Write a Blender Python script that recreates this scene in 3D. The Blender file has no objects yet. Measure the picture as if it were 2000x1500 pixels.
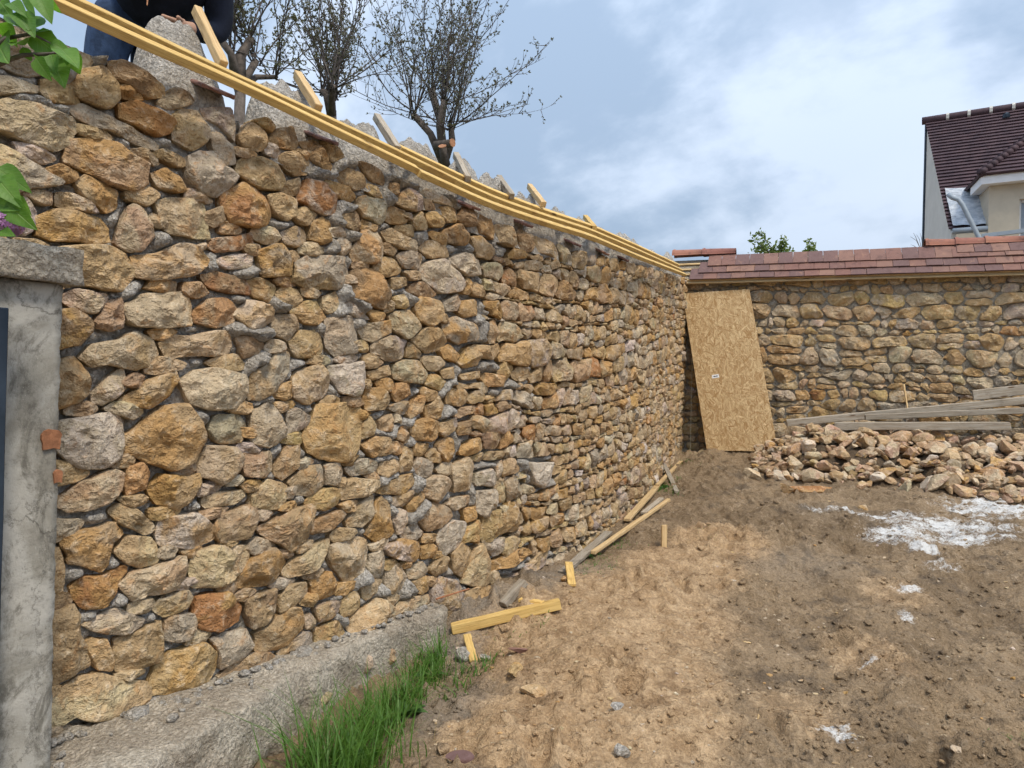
import bpy, bmesh, math, random
import numpy as np
from mathutils import Vector, Matrix

random.seed(7)
rng = np.random.default_rng(7)
scene = bpy.context.scene
R = math.radians
COL = scene.collection

# ------------------------------------------------------------------ camera, sky, sun, exposure
EYE = 1.6
FPX = 1400.0
ROLL = R(1.5)
cd = bpy.data.cameras.new('camera')
cd.sensor_width = 36.0
cd.lens = 36.0 * FPX / 2000.0
cd.clip_start = 0.05
cd.clip_end = 3000
cam = bpy.data.objects.new('camera', cd)
COL.objects.link(cam)
cr, sr = math.cos(ROLL), math.sin(ROLL)
cam.matrix_world = Matrix(((cr, -sr, 0, 0), (0, 0, -1, 0), (sr, cr, 0, EYE), (0, 0, 0, 1)))
scene.camera = cam

SUN_EL, SUN_AZ = R(58), R(152)       # azimuth clockwise from +Y: light comes over the right shoulder
world = bpy.data.worlds.new('World')
scene.world = world
world.use_nodes = True

sl = bpy.data.lights.new('sun', 'SUN')
sl.energy = 1.5
sl.angle = R(13)
sl.color = (1.0, 0.90, 0.74)
sun = bpy.data.objects.new('sun', sl)
COL.objects.link(sun)
sd = Vector((math.sin(SUN_AZ) * math.cos(SUN_EL), math.cos(SUN_AZ) * math.cos(SUN_EL), math.sin(SUN_EL)))
sun.rotation_euler = sd.to_track_quat('Z', 'Y').to_euler()
sun.location = (0, 0, 30)

vs = scene.view_settings
vs.view_transform = 'Standard'
vs.look = 'None'
vs.exposure = 0.92
vs.gamma = 1.0
vs.use_curve_mapping = False
scene.render.engine = 'CYCLES'
scene.cycles.use_denoising = True
scene.cycles.max_bounces = 5
scene.cycles.adaptive_threshold = 0.03
scene.cycles.diffuse_bounces = 2

# ------------------------------------------------------------------ node helpers
def nd(nt, t, ins=None, **props):
    n = nt.nodes.new(t)
    for k, v in props.items():
        setattr(n, k, v)
    for k, v in (ins or {}).items():
        s = n.inputs[k]
        if isinstance(v, bpy.types.NodeSocket):
            nt.links.new(v, s)
        else:
            s.default_value = v
    return n

def c4(c):
    return (c[0], c[1], c[2], 1.0) if len(c) == 3 else c

def mixc(nt, f, a, b, blend='MIX'):
    n = nt.nodes.new('ShaderNodeMix')
    n.data_type = 'RGBA'
    n.blend_type = blend
    for i, v in ((0, f), (6, a), (7, b)):
        if isinstance(v, bpy.types.NodeSocket):
            nt.links.new(v, n.inputs[i])
        else:
            n.inputs[i].default_value = v if i == 0 else c4(v)
    return n.outputs[2]

def ma(nt, op, a, b=0.0, clamp=False):
    n = nt.nodes.new('ShaderNodeMath')
    n.operation = op
    n.use_clamp = clamp
    for i, v in ((0, a), (1, b)):
        if isinstance(v, bpy.types.NodeSocket):
            nt.links.new(v, n.inputs[i])
        else:
            n.inputs[i].default_value = v
    return n.outputs[0]

def vm(nt, op, a, b=(0, 0, 0)):
    n = nt.nodes.new('ShaderNodeVectorMath')
    n.operation = op
    for i, v in ((0, a), (1, b)):
        if isinstance(v, bpy.types.NodeSocket):
            nt.links.new(v, n.inputs[i])
        else:
            n.inputs[i].default_value = v
    return n.outputs[0]

def mr(nt, v, lo, hi, a=0.0, b=1.0):
    n = nd(nt, 'ShaderNodeMapRange', {0: v, 1: lo, 2: hi, 3: a, 4: b}, interpolation_type='SMOOTHSTEP')
    return n.outputs[0]

def noise(nt, vec, scale, detail=5.0, rough=0.6, dist=0.0):
    return nd(nt, 'ShaderNodeTexNoise', {'Vector': vec, 'Scale': scale, 'Detail': detail, 'Roughness': rough, 'Distortion': dist}).outputs['Fac']

def mat_new(name):
    m = bpy.data.materials.new(name)
    m.use_nodes = True
    nt = m.node_tree
    b = nt.nodes['Principled BSDF']
    b.inputs['Roughness'].default_value = 0.9
    b.inputs['Specular IOR Level'].default_value = 0.25
    return m, nt, b

def put(nt, sock, target):
    nt.links.new(sock, target)

def bump(nt, b, h, strength=0.5, dist=0.02):
    n = nd(nt, 'ShaderNodeBump', {'Strength': strength, 'Distance': dist, 'Height': h})
    nt.links.new(n.outputs[0], b.inputs['Normal'])

# ------------------------------------------------------------------ sky: a Nishita sky under broken grey cloud
def build_world():
    nt = world.node_tree
    nt.nodes.clear()
    out = nt.nodes.new('ShaderNodeOutputWorld')
    bg = nt.nodes.new('ShaderNodeBackground')
    sky = nd(nt, 'ShaderNodeTexSky', sky_type='NISHITA', sun_disc=False)
    sky.sun_elevation = SUN_EL
    sky.sun_rotation = SUN_AZ
    sky.air_density = 1.3
    sky.dust_density = 2.0
    tc = nt.nodes.new('ShaderNodeTexCoord')
    d = tc.outputs['Generated']
    sx = nd(nt, 'ShaderNodeSeparateXYZ', {0: d})
    den = ma(nt, 'ADD', ma(nt, 'MAXIMUM', sx.outputs[2], 0.0), 0.55)
    p = nd(nt, 'ShaderNodeCombineXYZ', {0: ma(nt, 'DIVIDE', sx.outputs[0], den), 1: ma(nt, 'DIVIDE', sx.outputs[1], den), 2: 0.37}).outputs[0]
    rot = nd(nt, 'ShaderNodeVectorRotate', {'Vector': p, 'Angle': R(38)}, rotation_type='Z_AXIS').outputs[0]
    st = vm(nt, 'MULTIPLY', rot, (1.0, 1.3, 1.0))
    n1 = noise(nt, vm(nt, 'ADD', st, (3.1, 1.7, 0)), 2.0, 7, 0.55, 0.15)
    n2 = noise(nt, vm(nt, 'ADD', st, (8.3, 5.2, 2.0)), 5.5, 6, 0.55, 0.1)
    n = ma(nt, 'ADD', ma(nt, 'MULTIPLY', n1, 0.7), ma(nt, 'MULTIPLY', n2, 0.3))
    light = mr(nt, n, 0.43, 0.585)
    dark = (1.85, 2.42, 3.25)
    pale = (3.4, 3.95, 4.8)
    cloud = mixc(nt, light, dark, pale)
    bright = mr(nt, noise(nt, vm(nt, 'ADD', st, (1.0, 9.0, 4.0)), 1.2, 4, 0.5), 0.54, 0.74)
    cloud = mixc(nt, ma(nt, 'MULTIPLY', bright, 0.6), cloud, (4.0, 4.45, 5.15))
    c = mixc(nt, 0.93, sky.outputs[0], cloud)
    # an overcast sky is brighter overhead than at the horizon
    el = ma(nt, 'ADD', 0.92, ma(nt, 'MULTIPLY', ma(nt, 'MAXIMUM', sx.outputs[2], 0.0), 0.9))
    c = mixc(nt, 1.0, c, nd(nt, 'ShaderNodeCombineColor', {0: el, 1: el, 2: el}).outputs[0], 'MULTIPLY')
    nt.links.new(c, bg.inputs[0])
    bg.inputs[1].default_value = 0.1
    nt.links.new(bg.outputs[0], out.inputs[0])
build_world()

# ------------------------------------------------------------------ numpy noise
def _hash(i, j, k, seed):
    h = (i * 374761393 + j * 668265263 + k * 2147483647 + seed * 1274126177) & 0xFFFFFFFF
    h = ((h ^ (h >> 13)) * 1274126177) & 0xFFFFFFFF
    return (h ^ (h >> 16)) & 0xFFFF

def vnoise(p, seed=0):
    p = np.asarray(p, float)
    f = np.floor(p)
    i = f.astype(np.int64)
    t = p - f
    t = t * t * t * (t * (t * 6 - 15) + 10)
    r = 0.0
    for dx in (0, 1):
        wx = t[:, 0] if dx else 1 - t[:, 0]
        for dy in (0, 1):
            wy = t[:, 1] if dy else 1 - t[:, 1]
            for dz in (0, 1):
                wz = t[:, 2] if dz else 1 - t[:, 2]
                r = r + wx * wy * wz * _hash(i[:, 0] + dx, i[:, 1] + dy, i[:, 2] + dz, seed)
    return r / 32767.5 - 1.0

def fbm(p, octaves=4, seed=0, gain=0.5):
    a, s, r = 1.0, 1.0, 0.0
    for o in range(octaves):
        r = r + a * vnoise(np.asarray(p) * s, seed + o * 17)
        a *= gain
        s *= 2.03
    return r

def billow(p, octaves=3, seed=0):
    a, s, r = 1.0, 1.0, 0.0
    for o in range(octaves):
        r = r + a * (1 - 2 * np.abs(vnoise(np.asarray(p) * s, seed + o * 31)))
        a *= 0.5
        s *= 2.1
    return r

# ------------------------------------------------------------------ mesh / object helpers
def tag(o, label=None, cat=None, group=None, kind=None):
    if label: o['label'] = label
    if cat: o['category'] = cat
    if group: o['group'] = group
    if kind: o['kind'] = kind
    return o

def empty(name, loc, label=None, cat=None, group=None):
    o = bpy.data.objects.new(name, None)
    COL.objects.link(o)
    o.location = loc
    o.empty_display_size = 0.1
    return tag(o, label, cat, group)

def link(name, me, parent=None, loc=(0, 0, 0)):
    """loc is in world space; a parent is always an unrotated Empty or an unrotated mesh object"""
    o = bpy.data.objects.new(name, me)
    COL.objects.link(o)
    if parent is not None:
        o.parent = parent
        q = parent
        off = Vector((0, 0, 0))
        while q is not None:
            off += Vector(q.location)
            q = q.parent
        o.location = Vector(loc) - off
    else:
        o.location = loc
    return o

def mesh_from(name, verts, faces, mat, smooth=False):
    me = bpy.data.meshes.new(name)
    me.from_pydata(np.asarray(verts, float).tolist(), [], faces if isinstance(faces, list) else np.asarray(faces).tolist())
    me.materials.append(mat)
    if smooth:
        me.polygons.foreach_set('use_smooth', np.ones(len(me.polygons), bool))
    me.update()
    return me

def obj(name, verts, faces, mat, parent=None, origin=None, smooth=False):
    v = np.asarray(verts, float)
    if origin is None:
        origin = np.array([(v[:, 0].min() + v[:, 0].max()) / 2, (v[:, 1].min() + v[:, 1].max()) / 2, v[:, 2].min()])
    return link(name, mesh_from(name, v - np.asarray(origin), faces, mat, smooth), parent, tuple(origin))

def col_attr(me, name, cols):
    a = me.color_attributes.new(name, 'FLOAT_COLOR', 'POINT')
    a.data.foreach_set('color', np.asarray(cols, np.float32).ravel())

def grid_faces(nu, nv, wrap=False):
    """vertex index = u*nv + v"""
    u = np.arange(nu if wrap else nu - 1)
    v = np.arange(nv - 1)
    U, V = np.meshgrid(u, v, indexing='ij')
    U2 = (U + 1) % nu
    return np.stack([U * nv + V, U2 * nv + V, U2 * nv + V + 1, U * nv + V + 1], -1).reshape(-1, 4)

def frame(p0, p1, up=(0, 0, 1)):
    x = (Vector(p1) - Vector(p0)).normalized()
    z = Vector(up)
    y = z.cross(x).normalized()
    z = x.cross(y)
    m = Matrix((x, y, z)).transposed().to_4x4()
    m.translation = (Vector(p0) + Vector(p1)) / 2
    return m

def beam_mesh(name, length, w, h, mat, bev=0.003, wob=0.0015, seg=8, seed=0):
    bm = bmesh.new()
    r = random.Random(seed)
    rings = []
    for i in range(seg + 1):
        x = -length / 2 + length * i / seg
        ring = [bm.verts.new((x + (r.uniform(-1, 1) * wob * 2 if i in (0, seg) else 0), sy * w / 2 + r.uniform(-wob, wob), sz * h / 2 + r.uniform(-wob, wob)))
                for sy, sz in ((-1, -1), (1, -1), (1, 1), (-1, 1))]
        rings.append(ring)
    for a, b in zip(rings, rings[1:]):
        for k in range(4):
            bm.faces.new((a[k], a[(k + 1) % 4], b[(k + 1) % 4], b[k]))
    bm.faces.new(rings[0][::-1])
    bm.faces.new(rings[-1])
    bmesh.ops.recalc_face_normals(bm, faces=bm.faces)
    if bev:
        ed = [e for e in bm.edges if e.calc_face_angle(0) > 0.5]
        bmesh.ops.bevel(bm, geom=ed, offset=bev, segments=1, affect='EDGES')
    me = bpy.data.meshes.new(name)
    bm.to_mesh(me)
    bm.free()
    me.materials.append(mat)
    return me

def place(o, m, parent=None):
    if parent is not None:
        o.parent = parent
        m = Matrix.Translation(-Vector(parent.location)) @ m
    o.matrix_local = m
    return o

def beam(name, p0, p1, w, h, mat, parent=None, up=(0, 0, 1), seed=0, **kw):
    L = (Vector(p1) - Vector(p0)).length
    o = bpy.data.objects.new(name, beam_mesh(name, L, w, h, mat, seed=seed, **kw))
    COL.objects.link(o)
    return place(o, frame(p0, p1, up), parent)

def tube(segs, sides=5):
    """segs: list of (points Nx3, radii N); returns verts, faces"""
    V, F, n0 = [], [], 0
    for pts, rad in segs:
        pts = np.asarray(pts, float)
        k = len(pts)
        t = np.gradient(pts, axis=0)
        t /= np.linalg.norm(t, axis=1)[:, None] + 1e-9
        ref = np.array([0.31, 0.17, 0.93]) if abs(t[:, 2]).mean() < 0.9 else np.array([1.0, 0.1, 0.0])
        a = np.cross(t, ref)
        a /= np.linalg.norm(a, axis=1)[:, None] + 1e-9
        b = np.cross(t, a)
        th = np.arange(sides) / sides * 2 * math.pi
        ring = a[:, None, :] * np.cos(th)[None, :, None] + b[:, None, :] * np.sin(th)[None, :, None]
        v = pts[:, None, :] + ring * np.asarray(rad)[:, None, None]
        V.append(v.reshape(-1, 3))
        i = np.arange(k - 1)[:, None]
        j = np.arange(sides)[None, :]
        j2 = (j + 1) % sides
        f = np.stack([i * sides + j, i * sides + j2, (i + 1) * sides + j2, (i + 1) * sides + j], -1).reshape(-1, 4) + n0
        F.extend(f.tolist())
        F.append([n0 + q for q in range(sides)][::-1])
        F.append([n0 + (k - 1) * sides + q for q in range(sides)])
        n0 += k * sides
    return np.concatenate(V), F

# ------------------------------------------------------------------ photo pixel -> direction, ground, walls
def ray(px, py):
    u, v = (px - 1000.0) / FPX, (750.0 - py) / FPX
    return u * cr - v * sr, u * sr + v * cr          # x/y and z/y slopes

def at(px, py, Y):
    x, z = ray(px, py)
    return np.array([x * Y, Y, EYE + z * Y])

class Wall:
    """front-face curve in plan, parametrised by arc length; d > 0 is towards the yard"""
    def __init__(self, pts, step=0.02):
        pts = np.asarray(pts, float)
        t = np.concatenate([[0], np.cumsum(np.linalg.norm(np.diff(pts, axis=0), axis=1))])
        tt = np.arange(0, t[-1], step)
        xy = np.stack([np.interp(tt, t, pts[:, k]) for k in (0, 1)], 1)
        if len(pts) > 2:
            ker = np.ones(31) / 31
            for _ in range(2):
                pad = np.concatenate([2 * xy[0] - xy[15:0:-1], xy, 2 * xy[-1] - xy[-2:-17:-1]])
                xy = np.stack([np.convolve(pad[:, k], ker, 'valid') for k in (0, 1)], 1)
        self.xy = xy
        self.s = np.concatenate([[0], np.cumsum(np.linalg.norm(np.diff(xy, axis=0), axis=1))])
        tg = np.gradient(xy, axis=0)
        tg /= np.linalg.norm(tg, axis=1)[:, None]
        self.tg = tg
        self.n = np.stack([tg[:, 1], -tg[:, 0]], 1)
        self.L = self.s[-1]
    def pos(self, s, t, d):
        s = np.asarray(s, float)
        sc = np.clip(s, 0, self.L)
        x = np.interp(sc, self.s, self.xy[:, 0])
        y = np.interp(sc, self.s, self.xy[:, 1])
        tx = np.interp(sc, self.s, self.tg[:, 0])
        ty = np.interp(sc, self.s, self.tg[:, 1])
        nx, ny = ty, -tx
        e = s - sc
        return np.stack([x + nx * d + tx * e, y + ny * d + ty * e, np.broadcast_to(t, s.shape) * 1.0], -1)
    def px(self, px, py, d=0.0):
        x, z = ray(px, py)
        c = self.xy + self.n * d
        ok = c[:, 1] > 0.5
        s = np.interp(x, c[ok, 0] / c[ok, 1], self.s[ok])
        Y = np.interp(s, self.s, c[:, 1])
        return s, EYE + z * Y

LW = Wall([(-4.3, -0.97), (-2.557, 1.5), (-1.71, 2.7), (-0.446, 4.5), (0.38, 5.67), (0.87, 6.55), (1.34, 7.55), (1.73, 8.54), (2.16, 9.78), (2.66, 11.0), (2.82, 11.36)])
E0 = np.array([2.68, 11.0])
BDIR = np.array([0.93, -0.3675])
BW = Wall([tuple(E0 - BDIR * 0.30), tuple(E0 + BDIR * 8.0)])
BN = np.array([BDIR[1], -BDIR[0]])                     # towards the camera

def wall_dist(x, y):
    """rough distance to the left wall's face on the yard side"""
    q = LW.xy[::6]
    d2 = (x[:, None] - q[None, :, 0]) ** 2 + (y[:, None] - q[None, :, 1]) ** 2
    i = d2.argmin(1)
    nn = LW.n[::6][i]
    return (x - q[i, 0]) * nn[:, 0] + (y - q[i, 1]) * nn[:, 1]

def G0(x, y):
    """large shape of the yard: level near the camera, rising to the back wall"""
    x = np.atleast_1d(np.asarray(x, float))
    y = np.atleast_1d(np.asarray(y, float))
    k = 0.5
    h = 0.118 * k * np.logaddexp(0, (y - 4.0) / k)
    h = np.minimum(h, 0.80 + 0 * h)
    dw = wall_dist(x, y)
    h = h - 0.20 * np.exp(-np.clip(dw, 0, 9) / 0.75) * np.clip((y - 4.2) / 5.0, 0, 1)
    h = h - 0.13 * np.exp(-((dw - 0.35) / 0.55) ** 2) * np.clip((4.75 - y) / 0.6, 0, 1)
    h = h + 0.11 * np.exp(-((x - 0.55) / 0.75) ** 2 - ((y - 4.55) / 1.15) ** 2)      # sand mound
    return h

def gz(x, y):
    return float(G0(x, y)[0])

def ground_px(px, py):
    x, z = ray(px, py)
    Y = np.concatenate([np.arange(1.5, 14, 0.25)])
    k = np.argmax(EYE + z * Y <= G0(x * Y, Y))
    lo, hi = Y[max(k - 1, 0)], Y[k]
    for _ in range(9):
        m = (lo + hi) / 2
        if EYE + z * m <= gz(x * m, m): hi = m
        else: lo = m
    return np.array([x * hi, hi, gz(x * hi, hi)])

# ------------------------------------------------------------------ materials
def m_stone():
    m, nt, b = mat_new('limestone')
    t1 = nd(nt, 'ShaderNodeAttribute', attribute_name='tint')
    t2 = nd(nt, 'ShaderNodeAttribute', attribute_name='tint2')
    geo = nt.nodes.new('ShaderNodeNewGeometry')
    sh = vm(nt, 'MULTIPLY', nd(nt, 'ShaderNodeCombineXYZ', {0: t1.outputs['Alpha'], 1: t2.outputs['Alpha'], 2: t1.outputs['Alpha']}).outputs[0], (37, 53, 71))
    p = vm(nt, 'ADD', geo.outputs['Position'], sh)
    n1 = noise(nt, p, 5.0, 4, 0.60, 0.5)
    n2 = noise(nt, p, 20.0, 4, 0.68, 0.2)
    n3 = noise(nt, p, 75.0, 3, 0.65)
    n4 = noise(nt, p, 11.0, 4, 0.66, 0.8)
    c = mixc(nt, mr(nt, n1, 0.42, 0.58), t1.outputs['Color'], t2.outputs['Color'])
    c = mixc(nt, ma(nt, 'MULTIPLY', mr(nt, n2, 0.52, 0.70), 0.38), c, (0.70, 0.61, 0.47))
    c = mixc(nt, ma(nt, 'MULTIPLY', mr(nt, n4, 0.54, 0.70), 0.55), c, (0.40, 0.20, 0.07))
    c = mixc(nt, ma(nt, 'MULTIPLY', mr(nt, n3, 0.42, 0.30), 0.55), c, (0.09, 0.06, 0.035))
    k = mr(nt, ma(nt, 'ADD', ma(nt, 'MULTIPLY', n2, 0.5), ma(nt, 'MULTIPLY', n4, 0.5)), 0.3, 0.7, 0.74, 1.24)
    c = mixc(nt, 1.0, c, nd(nt, 'ShaderNodeCombineColor', {0: k, 1: k, 2: k}).outputs[0], 'MULTIPLY')
    put(nt, c, b.inputs['Base Color'])
    h = ma(nt, 'ADD', ma(nt, 'MULTIPLY', n2, 0.7), ma(nt, 'ADD', ma(nt, 'MULTIPLY', n3, 0.25), ma(nt, 'MULTIPLY', n4, 0.8)))
    bump(nt, b, h, 1.0, 0.04)
    return m

def m_mortar(name, base, alt, grain=1.0):
    m, nt, b = mat_new(name)
    p = nt.nodes.new('ShaderNodeNewGeometry').outputs['Position']
    n1 = noise(nt, p, 3.0, 3, 0.6)
    n2 = noise(nt, p, 38.0, 4, 0.75)
    n3 = noise(nt, p, 140.0, 2, 0.7)
    c = mixc(nt, mr(nt, n1, 0.40, 0.62), base, alt)
    c = mixc(nt, mr(nt, n2, 0.30, 0.68), mixc(nt, 1.0, c, (0.70, 0.69, 0.68), 'MULTIPLY'), mixc(nt, 1.0, c, (1.22, 1.22, 1.22), 'MULTIPLY'))
    c = mixc(nt, ma(nt, 'MULTIPLY', mr(nt, n3, 0.44, 0.32), 0.22), c, (0.16, 0.15, 0.135))
    put(nt, c, b.inputs['Base Color'])
    wv = vm(nt, 'ADD', p, vm(nt, 'MULTIPLY', nd(nt, 'ShaderNodeCombineXYZ', {0: n2, 1: n1, 2: n3}).outputs[0], (0.03, 0.03, 0.03)))
    cr1 = nd(nt, 'ShaderNodeTexVoronoi', {'Vector': wv, 'Scale': 62.0}).outputs['Distance']
    hh = ma(nt, 'SUBTRACT', ma(nt, 'ADD', ma(nt, 'MULTIPLY', n2, 1.2), ma(nt, 'MULTIPLY', n3, 0.3)), ma(nt, 'MULTIPLY', cr1, 0.5))
    bump(nt, b, hh, 1.0 * grain, 0.030)
    return m

def m_wood(name, a, b2, dark, grain=1.0, rough=0.75, grey=0.0):
    m, nt, b = mat_new(name)
    tc = nt.nodes.new('ShaderNodeTexCoord').outputs['Object']
    oi = nt.nodes.new('ShaderNodeObjectInfo').outputs['Random']
    off = nd(nt, 'ShaderNodeCombineXYZ', {0: ma(nt, 'MULTIPLY', oi, 31.0), 1: ma(nt, 'MULTIPLY', oi, 17.0), 2: oi}).outputs[0]
    p = vm(nt, 'ADD', tc, off)
    q = vm(nt, 'MULTIPLY', p, (1.2, 26.0, 26.0))
    n1 = noise(nt, q, 2.2, 6, 0.6, 0.8)
    n2 = noise(nt, vm(nt, 'MULTIPLY', p, (4.0, 110.0, 110.0)), 2.0, 4, 0.6)
    n3 = noise(nt, p, 5.0, 4, 0.6)
    c = mixc(nt, mr(nt, n1, 0.36, 0.64), a, b2)
    c = mixc(nt, ma(nt, 'MULTIPLY', mr(nt, n2, 0.48, 0.30), 0.55 * grain), c, dark)
    c = mixc(nt, ma(nt, 'MULTIPLY', mr(nt, n3, 0.56, 0.72), 0.5), c, dark)
    vor = nd(nt, 'ShaderNodeTexVoronoi', {'Vector': vm(nt, 'MULTIPLY', p, (2.2, 9.0, 9.0)), 'Scale': 1.0})
    c = mixc(nt, mr(nt, vor.outputs['Distance'], 0.13, 0.05, 0.0, 0.8), c, (0.10, 0.045, 0.015))
    c = mixc(nt, 1.0, c, nd(nt, 'ShaderNodeCombineColor', {0: mr(nt, oi, 0, 1, 0.85, 1.12), 1: mr(nt, oi, 0, 1, 0.85, 1.12), 2: mr(nt, oi, 0, 1, 0.85, 1.12)}).outputs[0], 'MULTIPLY')
    put(nt, c, b.inputs['Base Color'])
    b.inputs['Roughness'].default_value = rough
    bump(nt, b, ma(nt, 'ADD', n1, ma(nt, 'MULTIPLY', n2, 0.6)), 0.35 * grain, 0.006)
    return m

def m_tile(name, a, b2, c3):
    m, nt, b = mat_new(name)
    oi = nt.nodes.new('ShaderNodeObjectInfo').outputs['Random']
    p = nt.nodes.new('ShaderNodeNewGeometry').outputs['Position']
    w = nd(nt, 'ShaderNodeTexWhiteNoise', {'W': oi}, noise_dimensions='1D').outputs['Value']
    c = mixc(nt, oi, a, b2)
    c = mixc(nt, mr(nt, w, 0.55, 0.8), c, c3)
    n1 = noise(nt, p, 9.0, 6, 0.65, 0.5)
    n2 = noise(nt, p, 70.0, 6, 0.7)
    c = mixc(nt, ma(nt, 'MULTIPLY', mr(nt, n1, 0.50, 0.70), 0.65), c, (0.10, 0.055, 0.05))
    c = mixc(nt, ma(nt, 'MULTIPLY', mr(nt, n1, 0.45, 0.28), 0.5), c, (0.36, 0.20, 0.13))
    c = mixc(nt, ma(nt, 'MULTIPLY', mr(nt, n2, 0.55, 0.75), 0.35), c, (0.42, 0.32, 0.26))
    put(nt, c, b.inputs['Base Color'])
    b.inputs['Roughness'].default_value = 0.72
    bump(nt, b, n2, 0.3, 0.004)
    return m

def m_flat(name, c, rough=0.8, var=0.15, scale=12.0, metal=0.0, bmp=0.2, alt=None):
    m, nt, b = mat_new(name)
    p = nt.nodes.new('ShaderNodeNewGeometry').outputs['Position']
    n = noise(nt, p, scale, 6, 0.65)
    n2 = noise(nt, p, scale * 7, 4, 0.6)
    k = 1 - var
    cc = mixc(nt, mr(nt, n, 0.3, 0.7), tuple(x * k for x in c), alt or tuple(min(1, x * (1 + var)) for x in c))
    put(nt, cc, b.inputs['Base Color'])
    b.inputs['Roughness'].default_value = rough
    b.inputs['Metallic'].default_value = metal
    if bmp:
        bump(nt, b, ma(nt, 'ADD', n, ma(nt, 'MULTIPLY', n2, 0.4)), bmp, 0.01)
    return m

def m_leaf(name, c, alt, trans=0.35):
    m, nt, b = mat_new(name)
    oi = nt.nodes.new('ShaderNodeObjectInfo').outputs['Random']
    p = nt.nodes.new('ShaderNodeNewGeometry').outputs['Position']
    n = noise(nt, p, 30.0, 4, 0.6)
    cc = mixc(nt, ma(nt, 'ADD', ma(nt, 'MULTIPLY', oi, 0.5), ma(nt, 'MULTIPLY', mr(nt, n, 0.35, 0.65), 0.5)), c, alt)
    put(nt, cc, b.inputs['Base Color'])
    b.inputs['Roughness'].default_value = 0.5
    b.inputs['Specular IOR Level'].default_value = 0.4
    tr = nd(nt, 'ShaderNodeBsdfTranslucent', {'Color': mixc(nt, 1.0, cc, (1.5, 1.6, 0.8), 'MULTIPLY')})
    mx = nd(nt, 'ShaderNodeMixShader', {0: trans, 1: b.outputs[0], 2: tr.outputs[0]})
    nt.links.new(mx.outputs[0], nt.nodes['Material Output'].inputs[0])
    return m

M = {}
M['stone'] = m_stone()
M['mortar'] = m_mortar('grey_mortar', (0.55, 0.515, 0.465), (0.48, 0.435, 0.375))
M['mortar_back'] = m_mortar('sandy_mortar', (0.46, 0.405, 0.32), (0.38, 0.325, 0.25))
M['concrete'] = m_mortar('old_concrete', (0.56, 0.495, 0.40), (0.42, 0.355, 0.275), 0.9)
M['yellow_wood'] = m_wood('treated_yellow_timber', (0.76, 0.53, 0.20), (0.62, 0.40, 0.13), (0.36, 0.19, 0.06), 1.2)
M['pale_wood'] = m_wood('pale_sawn_timber', (0.62, 0.45, 0.24), (0.52, 0.35, 0.17), (0.30, 0.18, 0.08))
M['grey_wood'] = m_wood('weathered_timber', (0.42, 0.37, 0.30), (0.33, 0.27, 0.20), (0.11, 0.085, 0.06), 1.3, 0.85)
M['tile'] = m_tile('clay_tile', (0.20, 0.10, 0.082), (0.27, 0.155, 0.115), (0.16, 0.095, 0.088))
M['ridge_tile'] = m_tile('ridge_clay', (0.30, 0.125, 0.085), (0.35, 0.155, 0.105), (0.26, 0.105, 0.08))
M['roof'] = m_flat('plain_roof_tile', (0.070, 0.046, 0.058), 0.7, 0.25, 3.0, bmp=0.2, alt=(0.095, 0.060, 0.068))
M['render'] = m_flat('cream_render', (0.52, 0.46, 0.36), 0.9, 0.08, 2.0, bmp=0.1)
M['render_grey'] = m_flat('pale_render', (0.60, 0.595, 0.55), 0.9, 0.06, 2.0, bmp=0.1)
M['white_paint'] = m_flat('white_paint', (0.78, 0.79, 0.80), 0.6, 0.03, 5.0, bmp=0.05)
M['zinc'] = m_flat('grey_pvc', (0.30, 0.35, 0.40), 0.5, 0.08, 5.0, bmp=0.05)
M['dark_steel'] = m_flat('dark_steel', (0.035, 0.05, 0.07), 0.45, 0.2, 8.0, metal=0.2, bmp=0.1)
M['bark'] = m_flat('bark', (0.13, 0.108, 0.092), 0.95, 0.35, 25.0, bmp=0.5)
M['shoot_bark'] = m_flat('shoot_bark', (0.125, 0.108, 0.10), 0.9, 0.3, 25.0, bmp=0.2)
M['cut_wood'] = m_flat('cut_wood', (0.50, 0.25, 0.14), 0.8, 0.1, 40.0)
M['sprout'] = m_leaf('sprout_leaf', (0.10, 0.095, 0.075), (0.16, 0.16, 0.09), 0.2)
def m_lilac_leaf():
    m = m_leaf('lilac_leaf', (0.075, 0.19, 0.022), (0.15, 0.30, 0.045), 0.4)
    nt = m.node_tree
    b = nt.nodes['Principled BSDF']
    tc = nt.nodes.new('ShaderNodeTexCoord').outputs['Object']
    sp = nd(nt, 'ShaderNodeSeparateXYZ', {0: tc})
    ay = ma(nt, 'ABSOLUTE', sp.outputs[1])
    rib = mr(nt, ay, 0.022, 0.004)
    w = ma(nt, 'SINE', ma(nt, 'MULTIPLY', ma(nt, 'SUBTRACT', sp.outputs[0], ma(nt, 'MULTIPLY', ay, 0.9)), 55.0))
    vein = ma(nt, 'MAXIMUM', rib, mr(nt, w, 0.86, 1.0, 0.0, 0.55))
    src = b.inputs['Base Color'].links[0].from_socket
    put(nt, mixc(nt, ma(nt, 'MULTIPLY', vein, 0.5), src, (0.30, 0.42, 0.14)), b.inputs['Base Color'])
    bump(nt, b, ma(nt, 'SUBTRACT', 1.0, vein), 0.4, 0.03)
    return m
M['leaf'] = m_lilac_leaf()
M['bush_leaf'] = m_leaf('bush_leaf', (0.11, 0.16, 0.04), (0.17, 0.22, 0.07), 0.3)
M['grass'] = m_leaf('grass_blade', (0.045, 0.125, 0.014), (0.11, 0.215, 0.035), 0.3)
M['straw'] = m_leaf('dry_blade', (0.36, 0.28, 0.13), (0.25, 0.17, 0.07), 0.2)
M['leaf_dark'] = m_leaf('weed_leaf', (0.05, 0.12, 0.03), (0.09, 0.17, 0.045), 0.25)
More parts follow.
